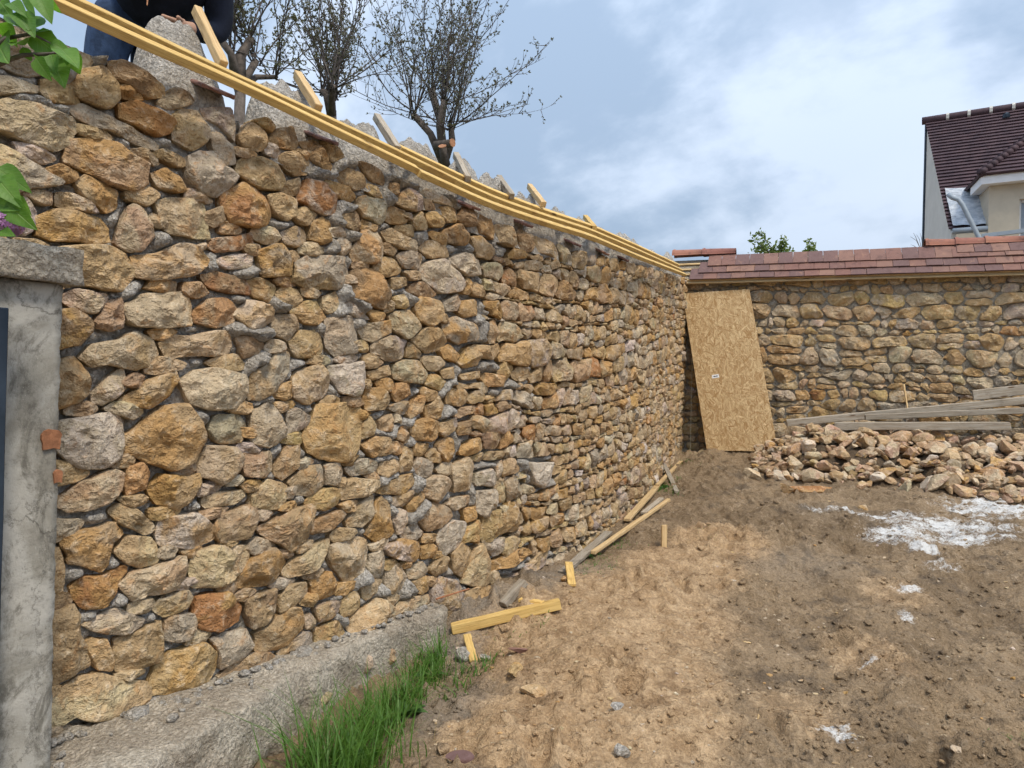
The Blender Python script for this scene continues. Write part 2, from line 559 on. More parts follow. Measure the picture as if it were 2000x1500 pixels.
M['lilac'] = m_leaf('lilac_petal', (0.34, 0.15, 0.36), (0.48, 0.27, 0.46), 0.2)
M['denim'] = m_flat('denim', (0.035, 0.062, 0.125), 0.9, 0.35, 14.0, bmp=0.5)
M['jacket'] = m_flat('navy_cloth', (0.014, 0.018, 0.032), 0.9, 0.3, 10.0, bmp=0.4)
M['skin'] = m_flat('skin', (0.50, 0.30, 0.21), 0.6, 0.08, 20.0, bmp=0.1)
M['hair'] = m_flat('hair', (0.03, 0.02, 0.015), 0.8, 0.3, 60.0)
M['rubber'] = m_flat('black_rubber', (0.03, 0.03, 0.03), 0.7, 0.2, 20.0)
M['tool_grey'] = m_flat('tool_grey', (0.14, 0.15, 0.16), 0.45, 0.1, 20.0, bmp=0.05)
M['paper'] = m_flat('paper_label', (0.80, 0.80, 0.80), 0.7, 0.02, 9.0, bmp=0)
M['ink'] = m_flat('ink', (0.05, 0.05, 0.06), 0.7, 0.05, 9.0, bmp=0)
M['brick'] = m_flat('red_brick', (0.34, 0.15, 0.075), 0.9, 0.3, 25.0, bmp=0.5)
M['soil'] = m_flat('garden_soil', (0.10, 0.075, 0.045), 0.95, 0.35, 6.0, bmp=0.6, alt=(0.07, 0.11, 0.03))
M['string'] = m_flat('mason_string', (0.55, 0.52, 0.38), 0.8, 0.05, 9.0, bmp=0)

def m_plastic_sheet():
    m, nt, b = mat_new('plastic_sheet')
    p = nt.nodes.new('ShaderNodeNewGeometry').outputs['Position']
    n = noise(nt, vm(nt, 'MULTIPLY', p, (1.0, 1.0, 2.5)), 2.4, 5, 0.6, 1.2)
    put(nt, mixc(nt, mr(nt, n, 0.35, 0.65), (0.34, 0.38, 0.43), (0.58, 0.61, 0.65)), b.inputs['Base Color'])
    b.inputs['Roughness'].default_value = 0.3
    bump(nt, b, n, 0.8, 0.1)
    return m
M['sheet'] = m_plastic_sheet()

def m_osb():
    m, nt, b = mat_new('strand_board')
    tc = nt.nodes.new('ShaderNodeTexCoord').outputs['Object']
    c, hsum = None, None
    for i, (ang, lx, ly, thr) in enumerate(((80, 0.20, 0.034, 0.0), (42, 0.17, 0.026, 0.45), (112, 0.17, 0.024, 0.5), (66, 0.15, 0.020, 0.6), (142, 0.14, 0.022, 0.68), (95, 0.19, 0.017, 0.66), (20, 0.11, 0.018, 0.8))):
        jit = nd(nt, 'ShaderNodeTexNoise', {'Vector': tc, 'Scale': 5.0 + i, 'Detail': 1.0}).outputs['Color']
        q = vm(nt, 'ADD', tc, vm(nt, 'MULTIPLY', vm(nt, 'SUBTRACT', jit, (0.5, 0.5, 0.5)), (0.07, 0.07, 0.0)))
        rt = nd(nt, 'ShaderNodeVectorRotate', {'Vector': vm(nt, 'ADD', q, (i * 3.1, i * 1.7, 0)), 'Angle': R(ang)}, rotation_type='Z_AXIS').outputs[0]
        v = nd(nt, 'ShaderNodeTexVoronoi', {'Vector': vm(nt, 'MULTIPLY', rt, (1 / lx, 1 / ly, 0.0)), 'Scale': 1.0})
        sp = nd(nt, 'ShaderNodeSeparateColor', {0: v.outputs['Color']})
        g = noise(nt, vm(nt, 'MULTIPLY', rt, (9.0, 190.0, 0.0)), 1.0, 2, 0.6)
        cc = mixc(nt, sp.outputs[0], (0.40, 0.24, 0.10), (0.76, 0.57, 0.32))
        cc = mixc(nt, mr(nt, g, 0.42, 0.62, 0.0, 0.55), cc, (0.28, 0.145, 0.05))
        if c is None:
            c, hsum = cc, sp.outputs[1]
        else:
            f = mr(nt, sp.outputs[2], thr, thr + 0.02)
            edge = ma(nt, 'MULTIPLY', f, mr(nt, v.outputs['Distance'], 0.62, 0.40))
            c = mixc(nt, edge, c, cc)
            hsum = ma(nt, 'ADD', hsum, ma(nt, 'MULTIPLY', edge, sp.outputs[1]))
    put(nt, c, b.inputs['Base Color'])
    b.inputs['Roughness'].default_value = 0.7
    bump(nt, b, hsum, 0.4, 0.004)
    return m
M['osb'] = m_osb()

def m_pillar():
    m, nt, b = mat_new('weathered_cement_render')
    p = nt.nodes.new('ShaderNodeNewGeometry').outputs['Position']
    n1 = noise(nt, p, 2.6, 6, 0.62, 0.8)
    n2 = noise(nt, p, 26.0, 8, 0.75)
    n3 = noise(nt, vm(nt, 'MULTIPLY', p, (5, 5, 3.0)), 1.6, 7, 0.75, 0.6)
    n5 = noise(nt, p, 170.0, 3, 0.6)
    c = mixc(nt, mr(nt, n1, 0.38, 0.62), (0.29, 0.268, 0.222), (0.50, 0.475, 0.42))
    c = mixc(nt, ma(nt, 'MULTIPLY', mr(nt, n3, 0.48, 0.64), 0.85), c, (0.15, 0.137, 0.11))
    c = mixc(nt, ma(nt, 'MULTIPLY', mr(nt, n2, 0.50, 0.30), 0.6), c, (0.12, 0.11, 0.09))
    c = mixc(nt, ma(nt, 'MULTIPLY', mr(nt, n5, 0.6, 0.75), 0.4), c, (0.6, 0.57, 0.5))
    q = vm(nt, 'ADD', p, vm(nt, 'MULTIPLY', nd(nt, 'ShaderNodeCombineXYZ', {0: n2, 1: n1, 2: n2}).outputs[0], (0.25, 0.25, 0.25)))
    vor = nd(nt, 'ShaderNodeTexVoronoi', {'Vector': vm(nt, 'MULTIPLY', q, (3.0, 3.0, 1.6)), 'Scale': 1.0}, feature='DISTANCE_TO_EDGE')
    cr_ = mr(nt, vor.outputs['Distance'], 0.012, 0.0)
    c = mixc(nt, ma(nt, 'MULTIPLY', cr_, 0.55), c, (0.09, 0.08, 0.065))
    put(nt, c, b.inputs['Base Color'])
    bump(nt, b, ma(nt, 'SUBTRACT', ma(nt, 'ADD', n2, ma(nt, 'MULTIPLY', n5, 0.2)), ma(nt, 'MULTIPLY', cr_, 0.4)), 0.45, 0.012)
    return m
M['pillar'] = m_pillar()

def m_ground():
    m, nt, b = mat_new('mud_sand_and_lime')
    p = nt.nodes.new('ShaderNodeNewGeometry').outputs['Position']
    ak = nd(nt, 'ShaderNodeAttribute', attribute_name='cover')
    sp = nd(nt, 'ShaderNodeSeparateColor', {0: ak.outputs['Color']})
    sand, white, grey = sp.outputs[0], sp.outputs[1], sp.outputs[2]
    n1 = noise(nt, p, 1.3, 4, 0.62)
    n2 = noise(nt, p, 9.0, 5, 0.72)
    n3 = noise(nt, p, 55.0, 4, 0.75)
    n4 = noise(nt, p, 190.0, 2, 0.7)
    n6 = noise(nt, vm(nt, 'ADD', p, (7, 3, 1)), 3.6, 5, 0.7)
    mud = mixc(nt, mr(nt, n1, 0.36, 0.64), (0.215, 0.150, 0.088), (0.32, 0.23, 0.14))
    mud = mixc(nt, ma(nt, 'MULTIPLY', mr(nt, n2, 0.50, 0.68), 0.7), mud, (0.40, 0.30, 0.195))
    mud = mixc(nt, ma(nt, 'MULTIPLY', mr(nt, n6, 0.53, 0.66), 0.75), mud, (0.12, 0.088, 0.060))
    mud = mixc(nt, ma(nt, 'MULTIPLY', grey, 0.8), mud, (0.26, 0.24, 0.21))
    sc_ = mixc(nt, mr(nt, n2, 0.36, 0.66), (0.40, 0.265, 0.145), (0.56, 0.395, 0.235))
    sc_ = mixc(nt, ma(nt, 'MULTIPLY', mr(nt, noise(nt, vm(nt, 'ADD', p, (2, 8, 4)), 4.5, 4, 0.7, 0.6), 0.53, 0.66), 0.7), sc_, (0.235, 0.145, 0.075))
    sm = ma(nt, 'ADD', sand, ma(nt, 'MULTIPLY', ma(nt, 'SUBTRACT', n2, 0.5), 0.9))
    c = mixc(nt, mr(nt, sm, 0.14, 0.70), mud, sc_)
    wm = ma(nt, 'ADD', white, ma(nt, 'ADD', ma(nt, 'MULTIPLY', ma(nt, 'SUBTRACT', n2, 0.5), 1.6), ma(nt, 'MULTIPLY', ma(nt, 'SUBTRACT', n3, 0.5), 1.3)))
    c = mixc(nt, mr(nt, n3, 0.25, 0.75), mixc(nt, 1.0, c, (0.66, 0.64, 0.62), 'MULTIPLY'), mixc(nt, 1.0, c, (1.24, 1.24, 1.24), 'MULTIPLY'))
    c = mixc(nt, ma(nt, 'MULTIPLY', mr(nt, n4, 0.62, 0.78), 0.55), c, (0.50, 0.41, 0.29))
    c = mixc(nt, ma(nt, 'MULTIPLY', mr(nt, n4, 0.42, 0.28), 0.5), c, (0.05, 0.038, 0.028))
    wm = ma(nt, 'ADD', wm, ma(nt, 'MULTIPLY', ma(nt, 'SUBTRACT', noise(nt, vm(nt, 'MULTIPLY', p, (2.2, 6.0, 1.0)), 2.2, 5, 0.7), 0.5), ma(nt, 'MULTIPLY', white, 2.6)))
    c = mixc(nt, mr(nt, wm, 0.30, 0.95, 0.0, 0.95), c, (0.76, 0.755, 0.74))
    put(nt, c, b.inputs['Base Color'])
    b.inputs['Roughness'].default_value = 0.85
    h = ma(nt, 'ADD', ma(nt, 'MULTIPLY', n2, 1.3), ma(nt, 'ADD', ma(nt, 'MULTIPLY', n3, 0.30), ma(nt, 'MULTIPLY', n4, 0.10)))
    bump(nt, b, h, 1.0, 0.045)
    return m
M['ground'] = m_ground()

# ------------------------------------------------------------------ stones
TINT = {'o': (0.50, 0.305, 0.125), 't': (0.475, 0.345, 0.20), 'b': (0.57, 0.475, 0.34), 'g': (0.45, 0.395, 0.32),
        'w': (0.66, 0.585, 0.51), 'd': (0.30, 0.205, 0.12), 'r': (0.39, 0.18, 0.07), 'y': (0.51, 0.37, 0.19), 'p': (0.49, 0.335, 0.235)}

_mean = np.mean([TINT[k] for k in 'otbgyd'], axis=0)
TINT = {k: tuple((0.85 * np.array(v) + 0.15 * _mean) * (1.01, 0.965, 0.91)) for k, v in TINT.items()}

def tints(code, r):
    a = np.array(TINT[code[0]])
    b = np.array(TINT[code[1] if len(code) > 1 else r.choice('obtgt')])
    if len(code) == 1:
        b = 0.45 * a + 0.55 * b
    j = r.uniform(0.86, 1.10)
    return a * j * np.array([1, r.uniform(0.94, 1.05), r.uniform(0.85, 1.12)]), b * j

def resample(poly, n):
    p = np.asarray(poly, float)
    q = np.concatenate([p, p[:1]])
    t = np.concatenate([[0], np.cumsum(np.linalg.norm(np.diff(q, axis=0), axis=1))])
    u = np.arange(n) / n * t[-1]
    return np.stack([np.interp(u, t, q[:, k]) for k in (0, 1)], 1)

def chaikin(p, it=1, w=0.25):
    p = np.asarray(p, float)
    for _ in range(it):
        nx = np.roll(p, -1, 0)
        p = np.stack([p * (1 - w) + nx * w, p * w + nx * (1 - w)], 1).reshape(-1, 2)
    return p

def poly_area(p):
    x, y = p[:, 0], p[:, 1]
    return 0.5 * float(np.sum(x * np.roll(y, -1) - y * np.roll(x, -1)))

def stone_shape(poly, r, seg, rings, D, sink, seed, rough=1.0):
    """poly: outline (N,2) in metres about its own centre. Returns (V (x, y, d), F). A broken, faceted block face."""
    p = np.asarray(poly, float)
    if poly_area(p) < 0:
        p = p[::-1]
    p = resample(chaikin(p, 1, 0.06), seg)
    size = math.sqrt(abs(poly_area(p)))
    cen = p.mean(0)
    nz = fbm(np.c_[p / size * 3.2, np.full(seg, seed * 3.7)], 3, seed)
    p = cen + (p - cen) * (1 + 0.065 * rough * nz)[:, None]
    rho = 1 - (np.linspace(0, 1, rings + 1)[:-1]) ** 1.45
    xy = np.concatenate([cen + (p - cen) * q for q in rho] + [cen[None]])
    rr = np.concatenate([np.full(seg, q) for q in rho] + [np.zeros(1)])
    loc = (xy - cen) / (size * 0.56)
    # broken face: the lower envelope of a handful of tilted planes
    h = np.full(len(xy), 1.15)
    h = np.minimum(h, 1.0 + loc[:, 0] * r.uniform(-0.16, 0.16) + loc[:, 1] * r.uniform(-0.10, 0.22))
    th0 = r.uniform(0, 6.28)
    for q in range(r.randint(5, 8)):
        th = th0 + q * 1.05 + r.uniform(-0.5, 0.5)
        g = r.uniform(0.25, 1.5)
        c = r.uniform(1.02, 1.0 + 0.75 * g)
        h = np.minimum(h, c - g * (loc[:, 0] * math.cos(th) + loc[:, 1] * math.sin(th)))
    pw = r.uniform(10.0, 26.0)
    edge = np.sqrt(np.clip(1 - rr ** pw, 0, 1))
    h = np.maximum(h, 0.12)
    for _ in range(r.randint(0, 3)):
        a_, q_ = r.uniform(0, 6.28), r.uniform(0.3, 0.95)
        w_ = r.uniform(0.18, 0.42)
        h -= r.uniform(0.15, 0.42) * np.exp(-(((loc[:, 0] - q_ * math.cos(a_)) ** 2 + (loc[:, 1] - q_ * math.sin(a_)) ** 2) / w_ ** 2) ** 2)
    h = np.maximum(h, 0.08)
    h = h * (0.66 + 0.34 * edge)
    q3 = np.c_[xy / size, np.full(len(xy), seed * 1.913)]
    h += rough * (0.13 * fbm(q3 * 3.0, 4, seed + 5, 0.6) + 0.10 * billow(q3 * 6.5, 3, seed + 9) - 0.06) * (0.45 + 0.55 * edge)
    d = h * D
    V = np.c_[xy, d]
    back = np.c_[cen + (p - cen) * 0.93, np.full(seg, -sink)]

    V = np.concatenate([back, V])
    F = []
    j = np.arange(seg)
    j2 = (j + 1) % seg
    for k in range(rings):
        a, b = k * seg, (k + 1) * seg
        F.extend(np.stack([a + j, a + j2, b + j2, b + j], 1).tolist())
    top = rings * seg
    c = (rings + 1) * seg
    F.extend(np.stack([top + j, top + j2, np.full(seg, c)], 1).tolist())
    F.append(j[::-1].tolist())
    return V, F, size

# outlines of the large near stones, read off the photograph in crops: crop name, x offset, y offset, scale
CROPS = {'A': (0, 0, 2.857), 'E': (400, 0, 2.857), 'B': (0, 400, 2.5), 'C': (500, 500, 2.5), 'D': (0, 975, 2.857), 'G': (550, 1050, 2.857)}
TRACE = {
'A': """b 0,400 80,400 290,470 250,500 130,505 0,510
b -30,560 60,535 250,570 440,640 470,700 440,790 330,835 180,790 60,720 -30,700
bg -30,790 60,790 200,880 300,960 390,1000 360,1030 200,1040 90,1080 -30,1060
to 430,760 520,750 680,780 750,850 870,910 860,1010 780,1050 640,1020 560,960 390,890
td 430,440 500,370 620,340 700,440 710,540 650,600 560,570 480,530
td 640,310 730,320 820,370 960,460 960,520 900,540 800,490 690,430 640,370
bg 400,560 520,560 660,640 760,690 930,790 900,825 790,790 670,720 560,690 460,640
ro 690,560 800,545 920,590 1020,660 1000,730 930,755 800,690 700,640
t 1000,620 1060,585 1150,600 1210,720 1190,790 1130,825 1000,760
gd 960,500 1020,470 1110,500 1130,550 1060,590 980,600 920,560
gg 1160,590 1340,580 1355,780 1300,740 1260,690 1190,650
tg 1210,720 1260,720 1340,800 1360,900 1300,920 1230,830
dt 1370,740 1450,660 1520,720 1535,800 1490,835 1400,810
t 1460,650 1530,640 1580,690 1560,730 1490,690
dt 1560,710 1680,690 1710,780 1690,830 1600,820 1540,780
t 1610,840 1680,830 1770,890 1760,970 1690,970 1600,900
dt 1380,870 1500,860 1600,900 1635,1000 1590,1055 1480,1050 1350,950
wg 1080,860 1150,830 1240,830 1290,920 1360,970 1310,1050 1250,1095 1150,1070 1090,990
dt 890,840 960,810 1080,870 1080,920 1020,920 940,880
bo 880,960 960,920 1060,990 1090,1060 1040,1070 930,1040
to 460,1000 520,960 640,1020 700,1060 690,1150 640,1185 570,1130 490,1080
ro 1270,1080 1410,1000 1500,1080 1550,1190 1530,1250 1440,1270 1310,1240 1280,1140
t 1530,1080 1600,1060 1690,1110 1690,1200 1630,1230 1560,1180
t 1640,1000 1720,980 1730,1060 1650,1100 1600,1060
wr 1700,1060 1760,990 1850,1010 1920,1090 1920,1180 1860,1200 1760,1150 1690,1110
o 1770,1240 1840,1200 1890,1230 1890,1340 1830,1360 1760,1330
ot 240,1200 300,1160 450,1160 590,1200 660,1280 660,1350 480,1350 300,1330 230,1300
wb 100,1100 180,1080 250,1170 230,1280 180,1310 130,1230
tb 680,1350 720,1200 760,1130 840,1160 890,1260 900,1320 830,1400 740,1395
b 900,1110 980,1090 1170,1110 1220,1330 1140,1330 960,1290 940,1200
t 1170,1180 1280,1140 1300,1220 1240,1270 1190,1230
bo 770,1420 900,1410 1060,1340 1160,1370 1220,1460 1170,1500 1100,1540 930,1560 800,1540
wr 1190,1370 1240,1320 1330,1310 1450,1290 1460,1360 1350,1400 1250,1400
w 1140,1360 1185,1345 1190,1385 1160,1400
wb 1230,1450 1330,1410 1460,1410 1450,1490 1310,1500
og 1480,1390 1600,1340 1680,1460 1660,1540 1500,1540
gt 1610,1290 1690,1250 1750,1290 1745,1350 1690,1380 1620,1350
t 1710,780 1800,770 1880,880 1910,940 1860,960 1780,890
t 1830,770 1900,790 1960,870 1900,900 1850,850""",
'E': """dt 770,960 830,920 920,960 950,1030 880,1060 790,1010
d 900,890 1000,920 1050,980 1040,1030 960,1000 920,950
t 950,1010 1030,1050 1040,1100 980,1090 940,1050
d 1060,1010 1130,1020 1120,1080 1070,1080
od 1040,1200 1080,1140 1160,1170 1185,1220 1140,1250 1060,1240
t 1190,1220 1240,1170 1280,1230 1270,1280 1210,1280
w 1240,1060 1290,1040 1420,1130 1420,1150 1310,1120
dt 1430,1210 1480,1140 1560,1180 1565,1250 1500,1265
dt 790,1190 880,1170 910,1240 890,1300 820,1260
bg 760,1350 800,1315 865,1340 850,1400 810,1430
ob 850,1400 920,1270 1000,1290 1045,1380 1030,1440 960,1475 870,1450
tb 1020,1290 1080,1265 1150,1310 1230,1340 1220,1400 1130,1390 1050,1340
t 1230,1380 1290,1330 1390,1370 1400,1430 1290,1440
od 1360,1290 1440,1240 1520,1300 1500,1370 1400,1350
o 1520,1310 1580,1310 1660,1400 1640,1450 1560,1430
g 1400,1440 1490,1400 1570,1450 1580,1530 1500,1540 1420,1490""",
'B': """od 300,510 400,500 480,570 480,620 420,690 300,710
tw 490,570 560,470 630,450 640,600 570,620 500,600
tb 645,560 650,480 740,430 930,420 965,480 960,590 810,605 680,590
ob 975,520 1060,450 1150,450 1205,510 1180,580 1080,600 980,570
rd 1010,340 1090,320 1250,360 1260,440 1150,430 1050,400
tb 420,740 480,680 600,660 700,610 780,650 820,730 760,790 690,810 560,780 480,795
bt 815,680 870,630 960,640 1080,610 1160,620 1175,700 1150,735 1000,740 860,750
td 1185,660 1210,625 1340,680 1290,740 1220,750
ot 290,760 400,740 470,820 470,930 400,980 290,1015
wb 490,930 560,840 640,790 665,890 600,950 530,990 480,960
ot 610,960 700,900 760,850 900,810 920,850 870,930 770,1000 680,980
gb 910,870 980,800 1080,800 1240,830 1240,930 1180,1000 1050,1010 960,970
gt 1250,820 1350,760 1400,700 1450,720 1450,820 1390,900 1300,960 1250,950
gw 290,1060 450,1040 600,1000 635,1060 625,1240 530,1290 400,1290 290,1200
yo 640,1130 750,1060 830,980 930,970 1000,1060 1035,1150 980,1260 860,1300 740,1260 640,1210
gt 1045,1100 1090,1030 1200,1020 1245,1080 1220,1170 1100,1175
bg 1255,1020 1340,960 1390,1000 1435,1130 1360,1190 1260,1170
bt 985,1260 1040,1180 1190,1180 1225,1240 1200,1310 1110,1375 1000,1330
t 1215,1220 1365,1200 1370,1290 1330,1340 1220,1330
t 1375,1280 1430,1180 1500,1160 1500,1280 1420,1350 1375,1330
tb 315,1440 430,1360 600,1290 640,1310 630,1400 560,1470 450,1500 350,1520 310,1480
ot 650,1290 740,1255 770,1310 740,1400 660,1430 640,1380
ot 755,1390 830,1320 950,1330 1010,1310 1020,1360 970,1440 900,1500 800,1470
b 1020,1440 1100,1410 1230,1400 1240,1430 1190,1470 1030,1490
bt 1260,1420 1340,1345 1440,1370 1430,1480 1340,1500 1260,1480""",
'C': """tg 215,20 300,-10 470,0 490,80 440,160 320,165 210,120
od 495,160 505,60 610,60 680,130 680,200 650,265 560,220 490,190
t 130,180 170,140 240,160 270,210 220,250 150,230
t 110,330 140,280 220,280 245,340 190,420 120,390
tb 190,420 250,360 340,360 365,440 330,500 230,500
bg 372,310 500,290 530,380 525,480 420,490 372,450
bt 360,200 430,170 450,250 390,285 360,260
w 455,200 500,220 600,310 540,310 470,270
ob 535,360 560,330 690,310 690,370 600,420 550,400
t 690,100 770,100 780,140 700,165
t 700,200 760,180 790,240 760,260 720,250
ot 805,250 820,190 940,220 945,300 890,350 820,310
bt 215,600 240,560 350,520 395,600 380,680 280,730 215,690
t 110,690 150,630 215,610 215,690 170,710
gw 405,600 390,540 560,510 570,600 530,690 450,670
t 575,565 690,530 700,580 600,610
to 555,700 570,650 650,640 690,700 660,750 570,760
o 700,680 720,620 790,620 790,680 720,720
o 770,770 820,680 860,690 840,760 780,800
bg 190,760 230,740 310,790 270,850 190,870
oy 255,880 300,800 330,730 480,720 550,750 540,960 470,1010 350,1000 280,960
t 550,830 590,780 625,830 610,880 555,900
td 630,800 700,770 700,860 640,860
ot 550,930 620,880 690,890 695,970 600,990
gt 190,1110 280,1030 355,1020 365,1130 300,1180 230,1170
bg 365,1030 440,1000 465,1060 420,1130 370,1120
g 470,1040 560,990 635,1010 625,1060 500,1080
t 640,1015 720,990 735,1050 670,1090 630,1070
bt 430,1150 500,1085 630,1095 640,1120 560,1180 450,1200
ot 615,1160 700,1095 800,1060 805,1120 740,1170 650,1170
t 735,1000 760,930 810,950 790,1050 740,1060
tg 800,1030 830,980 900,1010 890,1080 830,1090
to 920,930 960,880 990,900 985,1010 950,1010
bt 990,1030 1060,980 1100,1030 1080,1140 1000,1160
gw 1105,1060 1180,1040 1210,1080 1190,1130 1105,1125
gg 1105,1150 1200,1140 1210,1270 1150,1290 1110,1250
t 960,1220 1010,1180 1080,1170 1080,1210 1000,1250
o 1045,1240 1110,1225 1120,1280 1060,1310
ot 575,1370 610,1230 650,1170 690,1220 700,1370 620,1410
bt 705,1300 730,1230 770,1250 760,1350 715,1370
o 765,1220 850,1150 860,1190 790,1270
tb 475,1310 550,1200 610,1170 605,1260 560,1330 480,1335
wg 1360,1010 1480,1010 1480,1080 1440,1140 1390,1120
wg 930,1330 1000,1290 1050,1310 1020,1420 940,1480 910,1400
go 940,330 1000,290 1110,340 1110,410 1020,430 950,390
o 1020,270 1050,210 1110,210 1115,290 1050,300
tg 950,220 1010,180 1035,220 1000,270 960,270
o 930,450 980,430 1030,480 1010,520 950,500
ot 1020,520 1070,440 1130,470 1120,530 1050,550
t 930,560 1000,540 1010,600 950,600
t 1020,580 1130,560 1130,595 1050,610
o 1135,600 1150,570 1250,590 1240,640 1160,640
ot 860,740 930,680 960,730 920,800 860,790
gt 930,820 1010,790 1015,830 950,890 925,860
td 1015,820 1080,800 1090,870 1020,880
o 720,870 760,830 790,890 770,920 720,900
w 715,770 750,790 740,820 712,815""",
'D': """t 640,80 700,30 790,60 910,150 905,195 860,215 700,150
tw 915,180 930,120 1120,75 1270,180 1230,240 1130,290 930,270
t 1235,230 1240,110 1370,60 1480,30 1480,90 1430,230 1330,240 1260,255
t 1460,170 1560,130 1650,70 1780,30 1790,80 1750,160 1745,250 1650,300 1540,240
od 1755,155 1830,110 1960,60 1970,100 1890,180 1780,210
to 370,240 520,180 680,140 740,200 660,270 640,380 600,430 530,400 420,370
bt 675,310 750,210 900,220 930,290 920,370 820,400 740,370
t 290,300 370,270 400,400 390,540 290,590
or 440,500 500,450 640,430 745,380 740,430 680,550 620,620 500,635 450,590
tb 710,490 780,420 1000,350 1080,315 1090,400 1060,500 960,540 770,580
b 1100,420 1115,310 1250,265 1450,270 1410,400 1260,500 1105,515
to 1340,490 1440,340 1560,275 1640,360 1590,450 1530,490 1370,515
bt 1605,430 1650,370 1780,280 1880,220 1870,320 1790,400 1640,460
gb 500,720 620,650 700,620 860,690 830,730 720,775 560,760
tb 890,640 930,570 1090,515 1125,560 1090,620 960,680
or 1120,660 1135,560 1220,540 1310,530 1400,610 1380,700 1250,760 1150,740
dt 1410,570 1500,530 1585,510 1575,620 1530,700 1440,740 1405,650
t 1595,560 1640,490 1750,470 1760,540 1650,630 1595,650
o 1770,450 1880,410 1920,470 1900,550 1820,575 1775,530
bt 285,640 440,600 480,650 475,760 540,870 550,940 400,1040 285,1090
t 510,830 550,790 640,800 680,920 670,980 580,980 540,900
dt 670,800 760,770 940,695 955,780 940,920 820,970 690,990 680,900
tg 965,690 1010,660 1120,650 1140,700 1100,800 1000,820 955,800
oy 870,1060 900,960 1000,870 1180,810 1245,860 1245,970 1200,1050 1080,1080 950,1110 890,1120
tg 1210,790 1300,760 1420,740 1450,830 1400,910 1265,970 1255,870
ot 1455,760 1550,700 1650,610 1720,610 1730,720 1640,820 1590,860 1480,870
b 1740,680 1780,650 1810,690 1780,740 1745,740
gt 1795,620 1850,590 1950,570 1950,620 1880,690 1815,700
bt 280,1310 330,1110 480,1010 600,990 700,1020 870,1030 880,1120 800,1190 700,1220 580,1265 450,1230 380,1290""",
'G': """bt 300,150 305,60 420,0 510,20 530,80 500,210 400,270 340,200
g 535,100 600,70 620,120 600,230 530,240 520,170
wo 605,60 700,10 800,30 805,110 760,150 640,120
o 810,60 880,30 910,70 880,120 815,130
gt 620,190 700,150 740,230 700,320 630,330 615,270
g 735,170 830,140 860,190 830,240 750,240
ot 760,255 850,220 860,300 820,330 770,310
t 865,190 930,100 970,120 960,190 900,230
ot 975,90 1030,30 1090,60 1080,150 1045,230 990,200
bt 1060,150 1105,60 1150,40 1190,150 1180,265 1110,285 1045,260
gt 870,290 920,220 1000,240 1085,370 1050,440 930,520 890,510 870,400
t 1060,320 1130,275 1210,280 1190,390 1100,420 1080,390
gt 1215,270 1350,210 1500,70 1530,80 1510,160 1380,250 1240,330
o 1195,150 1310,90 1400,60 1450,90 1350,150 1200,200
gw 1155,20 1280,0 1280,70 1220,115 1170,70
b 475,270 560,240 610,240 580,310 500,370 480,320
t 360,420 400,330 470,310 480,400 440,440 380,460""",
}

def lw_top(s):
    """height of the left wall's masonry top"""
    Y = np.interp(s, LW.s, LW.xy[:, 1])
    return EYE + np.interp(Y, [-1, 2.7, 3.4, 4.5, 4.9, 5.9, 7.4, 9.2, 11.0, 12], [1.26, 1.26, 1.20, 1.20, 1.14, 1.13, 1.29, 1.49, 1.70, 1.72])

def lw_base(s):
    s = np.atleast_1d(np.asarray(s, float))
    p = LW.pos(s, 0.0, 0.05)
    z = G0(p[:, 0], p[:, 1]) - 0.05
    return np.where(p[:, 1] < 4.45, np.maximum(z, 0.19), z)

def inside(poly, x, y):
    c = np.zeros(x.shape, bool)
    n = len(poly)
    for i in range(n):
        x0, y0 = poly[i]
        x1, y1 = poly[(i + 1) % n]
        k = ((y0 > y) != (y1 > y)) & (x < (x1 - x0) * (y - y0) / (y1 - y0 + 1e-12) + x0)
        c ^= k
    return c

def clip_half(poly, a, b, c):
    """keep a*x + b*y <= c"""
    out = []
    n = len(poly)
    for i in range(n):
        p, q = poly[i], poly[(i + 1) % n]
        dp, dq = a * p[0] + b * p[1] - c, a * q[0] + b * q[1] - c
        if dp <= 0:
            out.append(p)
        if (dp < 0) != (dq < 0) and abs(dp - dq) > 1e-12:
            t = dp / (dp - dq)
            out.append((p[0] + (q[0] - p[0]) * t, p[1] + (q[1] - p[1]) * t))
    return out

